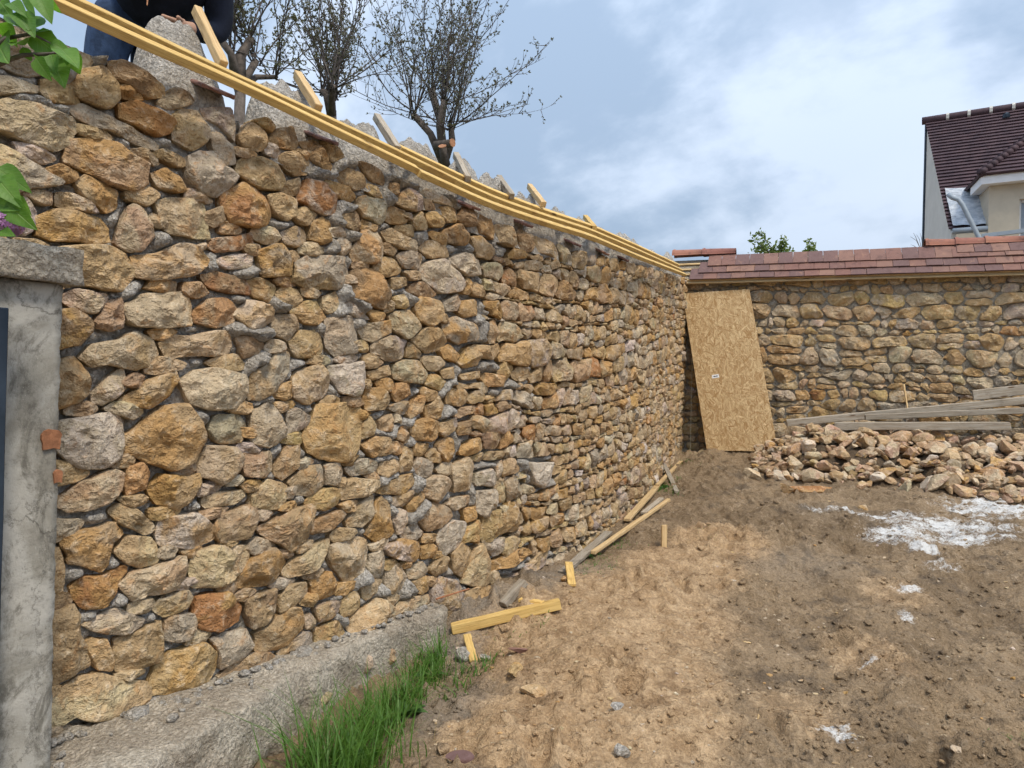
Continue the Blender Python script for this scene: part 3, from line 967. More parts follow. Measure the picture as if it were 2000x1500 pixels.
def pack(radii_of, dom, ok, aspect, n_try, surro=None, base=None, top=None, gap=0.012, snap=None):
    """dart-throw seeds, large first, then cut the power cell of each: returns outlines (centre, polygon)"""
    s0, s1, t0, t1 = dom
    cand = np.c_[rng.uniform(s0, s1, n_try), rng.uniform(t0, t1, n_try)]
    if snap:
        cand[:, 1] = t0 + (np.floor((cand[:, 1] - t0) / snap) + 0.5) * snap + rng.normal(0, snap * 0.2, n_try)
    cand = cand[ok(cand[:, 0], cand[:, 1])]
    rad = radii_of(cand, rng)
    order = np.argsort(-rad)
    S = np.zeros((0, 2)); Rr = np.zeros(0)
    Q = surro if surro is not None else np.zeros((0, 2))
    keepS, keepR = [], []
    for i in order:
        c, r = cand[i] / (aspect, 1.0), rad[i]
        if keepS:
            A = np.asarray(keepS)
            if (np.hypot(A[:, 0] - c[0], A[:, 1] - c[1]) < 0.86 * (np.asarray(keepR) + r)).any():
                continue
        if len(Q) and (np.hypot(Q[:, 0] / aspect - c[0], Q[:, 1] - c[1]) < r * 0.62).any():
            continue
        keepS.append(c); keepR.append(r)
    A = np.asarray(keepS)
    Ra = np.asarray(keepR)
    allP = np.concatenate([A, Q / (aspect, 1.0)]) if len(Q) else A
    allR = np.concatenate([Ra, np.full(len(Q), 0.012)]) if len(Q) else Ra
    out = []
    for i in range(len(A)):
        c, r = A[i], Ra[i]
        k = 1.85
        poly = [(c[0] - r * k, c[1] - r * k), (c[0] + r * k, c[1] - r * k), (c[0] + r * k, c[1] + r * k), (c[0] - r * k, c[1] + r * k)]
        d = np.hypot(allP[:, 0] - c[0], allP[:, 1] - c[1])
        near = np.argsort(d)[1:36]
        for j in near:
            if d[j] > r * 1.9 + allR[j] * 2.2 + 0.05 or d[j] < 1e-6:
                continue
            e = allP[j] - c
            # point of the power bisector along e
            m = (d[j] ** 2 + r * r - allR[j] ** 2) / (2 * d[j])
            m = min(max(m, 0.25 * d[j]), 0.92 * d[j])
            u = e / d[j]
            poly = clip_half(poly, u[0], u[1], float(u @ c) + m)
            if len(poly) < 3:
                break
        if len(poly) < 3:
            continue
        p = np.asarray(poly) * (aspect, 1.0)
        if top is not None:
            cc = p.mean(0)
            p[:, 1] = np.minimum(p[:, 1], top(p[:, 0]) - 0.01)
        if base is not None:
            p[:, 1] = np.maximum(p[:, 1], base(p[:, 0]))
        a = abs(poly_area(p))
        if a < 0.0012:
            continue
        cen = p.mean(0)
        q = p - cen
        q *= max(0.6, 1 - gap / math.sqrt(a) * 1.6)
        out.append((cen, q))
    return out

def coursed(s0, s1, t0, t1, r, gap=0.007, hs=(0.10, 0.12, 0.14, 0.155, 0.19), ws=(0.8, 1.1, 1.4, 1.6, 1.8, 2.1, 2.6), split=0.13, wave=0.055, wmax=0.46):
    """roughly coursed rubble: uneven rows, stones of many lengths, some split into two thin ones"""
    out = []
    ss = np.linspace(s0, s1, 200)
    rows = [t0]
    while rows[-1] < t1 - 0.10:
        rows.append(rows[-1] + r.choice(hs) * r.uniform(0.9, 1.1))
    rows[-1] = t1
    def wav(k, s):
        if k == 0 or k == len(rows) - 1:
            return rows[k] + 0 * np.asarray(s)
        s = np.asarray(s, float)
        return rows[k] + wave * fbm(np.c_[s.ravel() * 1.9, np.full(s.size, k * 3.3), np.zeros(s.size)], 3, 200 + k).reshape(s.shape)
    for k in range(len(rows) - 1):
        s = s0 - r.uniform(0, 0.3)
        H = rows[k + 1] - rows[k]
        tl = r.uniform(-0.02, 0.02)
        while s < s1:
            w = H * r.choice(ws) * r.uniform(0.85, 1.15)
            w = min(max(w, 0.08), wmax)
            tr = r.uniform(-0.06, 0.06)
            u = np.linspace(0, 1, 5)
            j = lambda a: r.uniform(-a, a)
            bot = np.c_[s + w * u + tl * (1 - u) * -0.5 + tr * u * -0.5, wav(k, s + w * u)]
            top = np.c_[s + w * u + tl * (1 - u) * 0.5 + tr * u * 0.5, wav(k + 1, s + w * u)]
            spl = r.random() < split and H > 0.12
            mid = 0.5 + j(0.12)
            parts = [(0, mid), (mid, 1)] if spl else [(0, 1)]
            for a, b in parts:
                lo = bot + (top - bot) * a; hi = bot + (top - bot) * b
                h = (b - a) * H
                # corners cut back unevenly, so that the joints open at the corners
                ci = [r.uniform(0.16, 0.52) * h for _ in range(4)]
                lo[0] += (0, 0); p = [lo[0] + (0, ci[0]), lo[0] + (ci[0] * 0.8, 0), *lo[1:4], lo[4] - (ci[1] * 0.8, 0), lo[4] + (0, ci[1]), (lo[4] + hi[4]) / 2, hi[4] - (0, ci[2]), hi[4] - (ci[2] * 0.8, 0), *hi[3:0:-1], hi[0] + (ci[3] * 0.8, 0), hi[0] - (0, ci[3]), (lo[0] + hi[0]) / 2]
                p = np.array(p) + np.array([[j(0.012), j(0.011)] for _ in p])
                cen = p.mean(0)
                q = p - cen
                sx_, sy_ = np.ptp(q[:, 0]), np.ptp(q[:, 1])
                q = q * (max(0.6, 1 - 2 * gap / sx_), max(0.6, 1 - 2 * gap / sy_))
                out.append((cen, q))
            s += w
            tl = tr
    return out

def tint_pick(r, weights):
    return r.choices(list(weights), list(weights.values()))[0]

def emit_stones(wall, stones, parent, mat, keep, near_y, prot, small_name):
    """stones: list of (code, centre(s,t), poly about centre). The KEEP largest in view are objects, the rest one part."""
    items = []
    r = random.Random(11)
    for idx, (code, cen, poly) in enumerate(stones):
        P = wall.pos(np.array([cen[0]]), cen[1], 0.0)[0]
        Y = max(P[1], 0.8)
        a = abs(poly_area(poly))
        pxs = math.sqrt(a) / Y * FPX * 0.512
        seg, rg = (40, 10) if pxs > 42 else (30, 8) if pxs > 26 else (22, 5) if pxs > 13 else (14, 4)
        size = math.sqrt(a)
        D = min(max(prot * size, 0.030), 0.074) * r.uniform(0.75, 1.25)
        V, F, sz = stone_shape(poly, r, seg, rg, D, 0.09, idx + 1)
        W = wall.pos(cen[0] + V[:, 0], 0.0, 0.0)
        W = wall.pos(cen[0] + V[:, 0], cen[1] + V[:, 1], V[:, 2] - 0.035)
        t1, t2 = tints(code, r)
        # share of the picture: facing ratio matters little for ranking
        vis = a / Y ** 2
        x_, z_ = P[0] / Y, (P[2] - EYE) / Y
        if abs(x_) > 0.74 or abs(z_) > 0.56 or P[1] < 0.8:
            vis *= 0.01
        items.append((vis, W, F, t1, t2, r.random(), r.random()))
    items.sort(key=lambda q: -q[0])
    for vis, W, F, t1, t2, ra, rb in items[:keep]:
        o = obj('stone', W, F, mat, parent, smooth=True)
        o.data.set_sharp_from_angle(angle=R(24))
        n = len(W)
        col_attr(o.data, 'tint', np.tile([*t1, ra], (n, 1)))
        col_attr(o.data, 'tint2', np.tile([*t2, rb], (n, 1)))
    rest = items[keep:]
    if rest:
        VV, FF, A1, A2, n0 = [], [], [], [], 0
        for vis, W, F, t1, t2, ra, rb in rest:
            VV.append(W)
            FF.extend([[i + n0 for i in f] for f in F])
            A1.append(np.tile([*t1, ra], (len(W), 1)))
            A2.append(np.tile([*t2, rb], (len(W), 1)))
            n0 += len(W)
        o = obj(small_name, np.concatenate(VV), FF, mat, parent, smooth=True)
        o.data.set_sharp_from_angle(angle=R(24))
        col_attr(o.data, 'tint', np.concatenate(A1))
        col_attr(o.data, 'tint2', np.concatenate(A2))
        o['kind'] = 'stuff'

def mortar_sheet(wall, s0, s1, ds, dt, base, top, stones, mat, parent, name, deep, shallow, lump, thick=0.44):
    ns = int((s1 - s0) / ds)
    S = np.linspace(s0, s1, ns)
    tb, tt = base(S), top(S)
    nt_ = int((tt - tb).max() / dt)
    fr = np.linspace(0, 1, nt_)
    SS = np.repeat(S[:, None], nt_, 1)
    TT = tb[:, None] + (tt - tb)[:, None] * fr[None, :]
    mask = np.zeros((ns, nt_))
    for code, cen, poly in stones:
        p = np.asarray(poly) + cen
        i0, i1 = np.searchsorted(S, [p[:, 0].min(), p[:, 0].max()])
        if i1 <= i0:
            continue
        sub = (slice(i0, i1), slice(None))
        mask[sub] = np.maximum(mask[sub], inside(p, SS[sub], TT[sub]))
    m = mask.copy()
    for _ in range(3):
        for ax, w in ((0, max(1, int(0.022 / ds))), (1, max(1, int(0.022 / dt)))):
            acc = np.zeros_like(m)
            for k in range(-w, w + 1):
                acc += np.roll(m, k, ax)
            m = acc / (2 * w + 1)
        W = wall.pos(SS.ravel(), TT.ravel(), 0.0)
    big = fbm(W * 1.1, 3, 91).reshape(ns, nt_)
    near = np.clip((6.2 - W[:, 1]) / 2.2, 0, 1).reshape(ns, nt_) if lump > 0.9 else 0.0
    patch = np.clip(0.5 + 0.8 * fbm(W * 2.6, 3, 47), 0, 1).reshape(ns, nt_)
    opn = np.clip((0.36 + (0.06 + 0.36 * near) * patch * lump - m) / 0.40, 0, 1)
    d = deep + 0.040 * near + (shallow - deep - 0.024 * near) * opn + 0.012 * big
    d += lump * (0.022 * billow(W * 13, 3, 5) + 0.015 * fbm(W * 36, 2, 15)).reshape(ns, nt_) * (0.35 + 0.65 * opn) + 0.030 * lump * patch * opn
    front = wall.pos(SS.ravel(), TT.ravel(), d.ravel()).reshape(ns, nt_, 3)
    # cap over the top and down the back
    cap = []
    for k, dd in enumerate((-0.12, -0.24, -0.36, -thick)):
        pr = wall.pos(S, tt + 0.012 * fbm(np.c_[S * 9, np.full(ns, dd * 9), S * 0], 2, 77), dd)
        cap.append(pr)
    for f in (0.5, 0.0):
        cap.append(wall.pos(S, tb - 0.4 + (tt - tb + 0.4) * f, -thick))
    lowf = wall.pos(S, tb - 0.3, deep)
    rows = np.concatenate([lowf[:, None], front, np.stack(cap, 1)], 1)
    nn = rows.shape[1]
    f = grid_faces(ns, nn).tolist()
    f.append(list(range(nn))[::-1])
    f.append([(ns - 1) * nn + i for i in range(nn)])
    return obj(name, rows.reshape(-1, 3), f, mat, parent, smooth=True)

# ------------------------------------------------------------------ the setting: ground, garden terrace
def build_ground():
    xs = np.concatenate([[-400, -120, -40, -15, -7], np.arange(-4, -1.2, 0.2), np.arange(-1.2, 7.4, 0.0175), np.arange(7.4, 10, 0.3), [15, 40, 120, 400]])
    yd = [1.7]
    while yd[-1] < 11.6:
        yd.append(yd[-1] + max(0.012, 0.0042 * yd[-1]))
    ys = np.concatenate([[-400, -100, -30, -8, -2, 0, 1], yd, np.arange(12, 16, 0.5), [22, 40, 90, 250, 900]])
    X, Y = np.meshgrid(xs, ys, indexing='ij')
    x, y = X.ravel(), Y.ravel()
    near = (x > -2) & (x < 9) & (y > 1) & (y < 12.5)
    z = np.zeros_like(x)
    z[near] = G0(x[near], y[near])
    far = ~near
    k = 0.5
    z[far] = np.minimum(0.118 * k * np.logaddexp(0, np.clip((y[far] - 4.0) / k, -60, 60)), 0.80)
    p = np.c_[x, y, np.zeros_like(x)]
    pn = p[near]
    q = np.clip(pn[:, 1], 0, 12)
    lump = 0.035 * fbm(pn * 1.15, 3, 3) + 0.017 * fbm(pn * 4.3, 3, 4) + 0.018 * billow(pn * 9, 3, 6) * (1 - 0.6 * np.exp(-((pn[:, 0] - 0.6) / 0.9) ** 2)) + 0.009 * fbm(pn * 30, 3, 8, 0.65)
    # sand: finer ripples and slumps
    def blob(cx, cy, rx, ry, rot=0.0):
        c, s = math.cos(rot), math.sin(rot)
        u = ((pn[:, 0] - cx) * c + (pn[:, 1] - cy) * s) / rx
        v = (-(pn[:, 0] - cx) * s + (pn[:, 1] - cy) * c) / ry
        return np.exp(-(u * u + v * v) ** 1.5)
    sand = np.zeros(len(pn))
    for px, py, rx, ry in ((1120, 1250, 0.62, 0.75), (1250, 1180, 0.62, 0.8), (1180, 1400, 0.62, 0.5), (1020, 1440, 0.4, 0.35), (1330, 1110, 0.5, 0.6), (1400, 1060, 0.45, 0.5), (1290, 1330, 0.35, 0.4)):
        g = ground_px(px, py)
        sand = np.maximum(sand, blob(g[0], g[1], rx, ry))
    for px, py in ((1560, 1400), (1750, 1160), (1700, 1300)):
        g = ground_px(px, py)
        sand = np.maximum(sand, 0.5 * blob(g[0], g[1], 0.3, 0.35))
    white = np.zeros(len(pn))
    for px, py, rx, ry, w in ((1850, 1030, 0.66, 0.40, 0.80), (1960, 1000, 0.7, 0.46, 0.80), (1765, 1052, 0.40, 0.26, 0.85), (1805, 1082, 0.16, 0.20, 0.85), (1880, 1060, 0.5, 0.2, 0.72), (1660, 1012, 0.5, 0.10, 0.62),
                              (1900, 965, 0.6, 0.35, 0.62), (2010, 960, 0.6, 0.5, 0.8), (1720, 1012, 0.4, 0.10, 0.66), (1775, 1155, 0.13, 0.10, 0.55), (1768, 1230, 0.07, 0.10, 0.72), (1690, 1305, 0.06, 0.05, 0.7), (1635, 1440, 0.095, 0.15, 0.82),
                              (1840, 1115, 0.2, 0.1, 0.5)):
        g = ground_px(px, py)
        white = np.maximum(white, w * blob(g[0], g[1], rx, ry))
    grey = np.zeros(len(pn))
    for px, py, rx, ry, w in ((1010, 1190, 0.5, 0.3, 0.9), (1120, 1130, 0.35, 0.4, 0.7), (930, 1270, 0.3, 0.3, 0.9), (900, 1400, 0.3, 0.4, 0.5), (1560, 1100, 0.5, 0.35, 0.22), (1900, 940, 0.9, 0.5, 0.35), (1650, 1010, 0.6, 0.3, 0.2)):
        g = ground_px(px, py)
        grey = np.maximum(grey, w * blob(g[0], g[1], rx, ry))
    lump = lump + sand * (0.02 * fbm(pn * np.array([5, 2.2, 1]), 3, 12)) + white * 0.012 * (1 + fbm(pn * 9, 2, 21))
    dig = np.clip(fbm(pn * 1.9, 2, 71) - 0.05, 0, 1)
    lump = lump + 0.060 * dig * billow(pn * 6.5, 3, 72) + 0.012 * np.clip(fbm(pn * 2.3, 2, 73), 0, 1) * billow(pn * 15, 2, 74)
    # ruts and scrapes towards the right
    rut = np.sin((pn[:, 0] * 0.8 - pn[:, 1] * 0.55) * 7.0 + 1.6 * fbm(pn * 0.9, 2, 33))
    lump += 0.022 * rut * np.clip((pn[:, 0] - 1.4) / 0.8, 0, 1)
    fade = np.clip((pn[:, 1] - 1.0) / 0.4, 0, 1)
    z[near] += lump * fade
    cov = np.zeros((len(x), 4))
    cov[near, 0], cov[near, 1], cov[near, 2] = sand, white, grey
    cov[:, 3] = 1
    me = mesh_from('ground', np.c_[x, y, z], grid_faces(len(xs), len(ys)), M['ground'], True)
    col_attr(me, 'cover', cov)
    o = link('ground', me)
    o['kind'] = 'structure'
    return xs, ys, z.reshape(len(xs), len(ys)), cov.reshape(len(xs), len(ys), 4)
GX, GY, GZ, GC = build_ground()

def gh(x, y):
    """height of the finished ground at a point"""
    i = int(np.clip(np.searchsorted(GX, x) - 1, 0, len(GX) - 2))
    j = int(np.clip(np.searchsorted(GY, y) - 1, 0, len(GY) - 2))
    fx = (x - GX[i]) / (GX[i + 1] - GX[i])
    fy = (y - GY[j]) / (GY[j + 1] - GY[j])
    return float((GZ[i, j] * (1 - fx) + GZ[i + 1, j] * fx) * (1 - fy) + (GZ[i, j + 1] * (1 - fx) + GZ[i + 1, j + 1] * fx) * fy)

def gpt(px, py, lift=0.0):
    g = ground_px(px, py)
    return np.array([g[0], g[1], gh(g[0], g[1]) + lift])

GARDEN = 2.42
def build_garden():
    S = np.linspace(0, LW.L - 0.2, 60)
    D = [-0.38, -0.8, -1.6, -3, -6, -12, -26]
    V = []
    for s in S:
        a = LW.pos(np.array([s]), 0, 0)[0]
        for d in D:
            b = LW.pos(np.array([s]), 0, -0.38)[0] + np.array([-0.9, 0.43, 0]) * (-d - 0.38)
            V.append((b[0], b[1], GARDEN))
    V = np.asarray(V)
    V[:, 2] += 0.03 * fbm(V * 0.9, 3, 55)
    n = len(D)
    F = grid_faces(len(S), n).tolist()
    rim = [i * n for i in range(len(S))] + [(len(S) - 1) * n + j for j in range(1, n)] + [i * n + n - 1 for i in range(len(S) - 2, -1, -1)] + [j for j in range(n - 2, 0, -1)]
    low = len(V)
    V = np.concatenate([V, np.c_[V[rim][:, :2], np.full(len(rim), -0.3)]])
    for k in range(len(rim)):
        k2 = (k + 1) % len(rim)
        F.append([rim[k], rim[k2], low + k2, low + k])
    o = obj('garden_terrace', V, F, M['soil'], None)
    o['kind'] = 'structure'
build_garden()

# ------------------------------------------------------------------ left wall
def build_left_wall():
    p0 = LW.pos(np.array([4.5]), 0.0, 0.0)[0]
    wall = empty('rubble_wall', p0, 'long curving rubble stone wall with yellow timber battens along its top', 'wall')
    stones = []
    for key, txt in TRACE.items():
        ox, oy, sc_ = CROPS[key]
        for line in txt.strip().split('\n'):
            w = line.split()
            pts = [tuple(float(v) for v in q.split(',')) for q in w[1:]]
            st = np.array([LW.px(ox + x / sc_, oy + y / sc_, 0.03) for x, y in pts])
            cen = st.mean(0)
            poly = st - cen
            if poly_area(poly) < 0:
                poly = poly[::-1]
            stones.append((w[0], cen, poly * 1.025))
    traced = [np.asarray(p) + c for _, c, p in stones]
    surro = np.concatenate([resample(c + (np.asarray(p)) * 0.86, max(8, int(np.abs(p).sum() / 0.10))) for _, c, p in stones] + [np.array([c]) for _, c, _ in stones])
    boxes = [(p[:, 0].min() - 0.01, p[:, 0].max() + 0.01, p[:, 1].min() - 0.01, p[:, 1].max() + 0.01, p) for p in traced]
    def ok(s, t):
        k = (t < lw_top(s) - 0.05) & (t > lw_base(s) + 0.02)
        for a, b, c, d, p in boxes:
            i = np.where((s > a) & (s < b) & (t > c) & (t < d))[0]
            if len(i):
                k[i] &= ~inside(p, s[i], t[i])
        return k
    s_tr = max(p[:, 0].max() for p in traced)
    s_mid = LW.px(1000, 750)[0]
    def radii(c, g):
        r = 0.040 * np.exp(g.normal(0.04, 0.34, len(c)))
        far = np.clip((c[:, 0] - s_mid) / 1.0, 0, 1)
        r = np.where(far > 0, r * (1.0 + 0.08 * far), r)
        return np.clip(r, np.where(c[:, 0] < s_mid - 0.6, 0.036, 0.024), 0.12)
    s_left = np.interp(1.75, LW.xy[:, 1], LW.s)
    fill = pack(radii, (s_left, LW.L - 0.36, 0.0, 3.4), ok, 1.95, 42000, surro, lambda s: lw_base(s), lambda s: lw_top(s), 0.006)
    # the far stretch is laid in thin rough courses that follow the rise of the ground
    s_c = LW.px(890, 750)[0]
    fill = [q for q in fill if q[0][0] < s_c]
    rows = coursed(s_c - 0.2, LW.L - 0.34, 0.0, 2.7, random.Random(45), 0.006, (0.065, 0.08, 0.095, 0.11, 0.13), (1.0, 1.4, 1.8, 2.1, 2.5, 3.0), 0.05, 0.060, 0.36)
    sur = np.asarray(surro)
    for cen, q in rows:
        P = np.asarray(q) + cen
        b_, t_ = lw_base(P[:, 0]), lw_top(P[:, 0])
        P[:, 1] = b_ + (t_ - b_ - 0.01) * P[:, 1] / 2.7
        c = P.mean(0)
        if c[0] < s_c:
            continue
        dd_ = np.hypot((sur[:, 0] - c[0]) / 1.6, sur[:, 1] - c[1]).min()
        if dd_ < 0.042 or any(a < c[0] < b and e < c[1] < d and inside(p, np.array([c[0]]), np.array([c[1]]))[0] for a, b, e, d, p in boxes):
            continue
        fill.append((c, P - c))
    r = random.Random(3)
    for cen, poly in fill:
        code = tint_pick(r, {'t': 6, 'o': 2.4, 'b': 3, 'g': 2.4, 'y': 2, 'd': 1.8, 'w': 0.8, 'r': 0.4, 'to': 2, 'gt': 2})
        stones.append((code, np.asarray(cen), poly))
    emit_stones(LW, stones, wall, M['stone'], 300, 4.0, 0.26, 'small_stones')
    mo = mortar_sheet(LW, 0.0, LW.L - 0.02, 0.0155, 0.0145, lw_base, lambda s: lw_top(s) - 0.015, stones, M['mortar'], wall, 'mortar', -0.112, -0.034, 1.0)

    # timber battens that run along the top, three lines up the slope
    up = Vector((0, 0, 1))
    def batten(line, w, h, seed, mat=M['yellow_wood']):
        """line: world points; one continuous sawn batten that follows the bend of the wall"""
        P = np.asarray(line)
        t = np.concatenate([[0], np.cumsum(np.linalg.norm(np.diff(P, axis=0), axis=1))])
        n = max(6, int(t[-1] / 0.12))
        u = np.linspace(0, t[-1], n)
        C = np.stack([np.interp(u, t, P[:, k]) for k in range(3)], 1)
        for _ in range(3):
            C[1:-1] = 0.5 * C[1:-1] + 0.25 * (C[:-2] + C[2:])
        T = np.gradient(C, axis=0)
        T /= np.linalg.norm(T, axis=1)[:, None]
        N = np.cross(T, [0, 0, 1.0])
        N /= np.linalg.norm(N, axis=1)[:, None]
        Z = np.cross(N, T)
        th = R(38)
        N, Z = N * math.cos(th) - Z * math.sin(th), N * math.sin(th) + Z * math.cos(th)
        bev = 0.003
        prof = [(-w / 2, -h / 2 + bev), (-w / 2 + bev, -h / 2), (w / 2 - bev, -h / 2), (w / 2, -h / 2 + bev), (w / 2, h / 2 - bev), (w / 2 - bev, h / 2), (-w / 2 + bev, h / 2), (-w / 2, h / 2 - bev)]
        V = np.stack([C + N * a + Z * b for a, b in prof], 1)
        k = len(prof)
        F = grid_faces(k, n, wrap=True)
        V2 = V.transpose(1, 0, 2).reshape(-1, 3)
        F = F.tolist()
        F.append([j * n for j in range(k)])
        F.append([j * n + n - 1 for j in range(k)][::-1])
        # local x axis along the batten, so that the grain runs lengthwise
        o3 = C[n // 2]
        x = Vector(C[-1] - C[0]).normalized()
        m = frame(C[0], C[-1])
        m.translation = Vector(o3)
        inv = np.array(m.inverted())
        L = V2 @ inv[:3, :3].T + inv[:3, 3]
        me = mesh_from('batten', L, F, mat)
        o = bpy.data.objects.new('batten', me)
        COL.objects.link(o)
        return place(o, m, wall)
    def line(pts, d, dz=0.0):
        L = []
        for px, py in pts:
            s, z = LW.px(px, py, d)
            L.append(LW.pos(np.array([s]), z + dz, d)[0])
        return L
    low_a = [(-120, -75), (105, 21), (280, 102), (437, 166), (700, 290), (812, 342)]
    low_b = [(815, 347), (957, 410), (1060, 443), (1150, 469), (1240, 506), (1337, 541)]
    batten(line(low_a, 0.125, 0.032), 0.058, 0.036, 1)
    batten(line(low_b, 0.140, 0.032), 0.058, 0.036, 2)
    mid = [(-120, -142), (105, -33), (280, 52), (437, 129), (700, 251), (806, 303), (957, 378), (1060, 414), (1150, 443), (1240, 482), (1331, 524)]
    batten(line(mid, 0.050, -0.030), 0.050, 0.036, 3)
    top = [(779, 279), (860, 318), (957, 365), (1060, 404), (1150, 434), (1240, 474), (1325, 514)]
    batten(line(top, -0.020, -0.030), 0.050, 0.036, 4)

    # mortar mounds that carry the coping, with a sloping rafter on most of them
    def mound(px, py, length, seed, hgt=0.27):
        s, z = LW.px(px + (seed % 3 - 1) * 5, py - 7 + (seed * 7 % 5) * 2, -0.20)
        length *= 1.0 + 0.12 * (seed % 4)
        zt = float(lw_top(np.array([s]))[0])
        H = max(0.12, z - zt)
        nu, nv = 26, 22
        u = np.linspace(-1, 1, nu)
        v = np.linspace(-1, 1, nv)
        U, Vv = np.meshgrid(u, v, indexing='ij')
        dd = -0.215 - Vv * 0.185
        hh = H * (1.02 - np.abs(Vv) ** 1.2 * 0.92) * np.clip((1 - np.abs(U) ** 3.5), 0, 1) ** 0.5
        ss = s + U * length / 2
        W = LW.pos(ss.ravel(), 0, 0)
        q = np.c_[ss.ravel() * 9, Vv.ravel() * 2, np.full(U.size, seed)]
        hh = hh.ravel() + (0.030 * billow(q, 3, seed) + 0.015 * fbm(q * 3.5, 2, seed + 3)) * (hh.ravel() > 0.02)
        rim = ((np.abs(Vv) > 0.97) | (np.abs(U) > 0.99)).ravel()
        P = LW.pos(ss.ravel(), zt - 0.03 + np.where(rim, -0.12, hh), dd.ravel())
        obj('mortar_mound', P, grid_faces(nu, nv), M['mortar'], wall, smooth=True)
    for i, (px, py, ln) in enumerate([(345, 42, 0.34), (560, 165, 0.40), (712, 232, 0.34), (815, 275, 0.34), (903, 311, 0.34), (968, 347, 0.36), (1033, 381, 0.36), (1087, 404, 0.36),
                                      (1143, 434, 0.40), (1180, 445, 0.42), (1215, 459, 0.46), (1246, 473, 0.5), (1275, 485, 0.5), (1302, 499, 0.5)]):
        mound(px, py, ln, 40 + i)
    def rafter(px_lo, py_lo, px_hi, py_hi, w=0.045, mat=M['pale_wood'], d0=0.03, seed=1):
        s, z = LW.px(px_lo, py_lo, d0)
        a = LW.pos(np.array([s]), z, d0)[0]
        s2, z2 = LW.px(px_hi, py_hi, -0.26)
        b = LW.pos(np.array([s2]), z2, -0.26)[0]
        beam('rafter', a, b, w, 0.045, mat, wall, seed=seed)
    for i, q in enumerate([(436, 128, 384, 20), (622, 212, 580, 146), (776, 292, 735, 228), None, (914, 350, 890, 303), (1000, 384, 974, 347), (1062, 400, 1034, 364), None, (1161, 446, 1143, 424)]):
        if q is None: continue
        rafter(*q, seed=i, w=0.04, mat=M['yellow_wood'] if i == 8 else M['pale_wood'] if i in (0, 1, 6) else M['grey_wood'])
    # broken clay tiles bedded under the eaves batten
    for i, (px, py) in enumerate([(428, 172), (640, 268), (925, 401), (1032, 436), (1128, 474), (1185, 492), (1225, 505)]):
        s, z = LW.px(px, py, 0.03)
        P = LW.pos(np.array([s - 0.08, s + 0.08]), z + 0.02, -0.05)
        beam('eaves_tile', P[0], P[1], 0.17, 0.016, M['tile'], wall, up=(0.38, -0.27, 1), seed=i, wob=0.004)
    return wall
left_wall = build_left_wall()

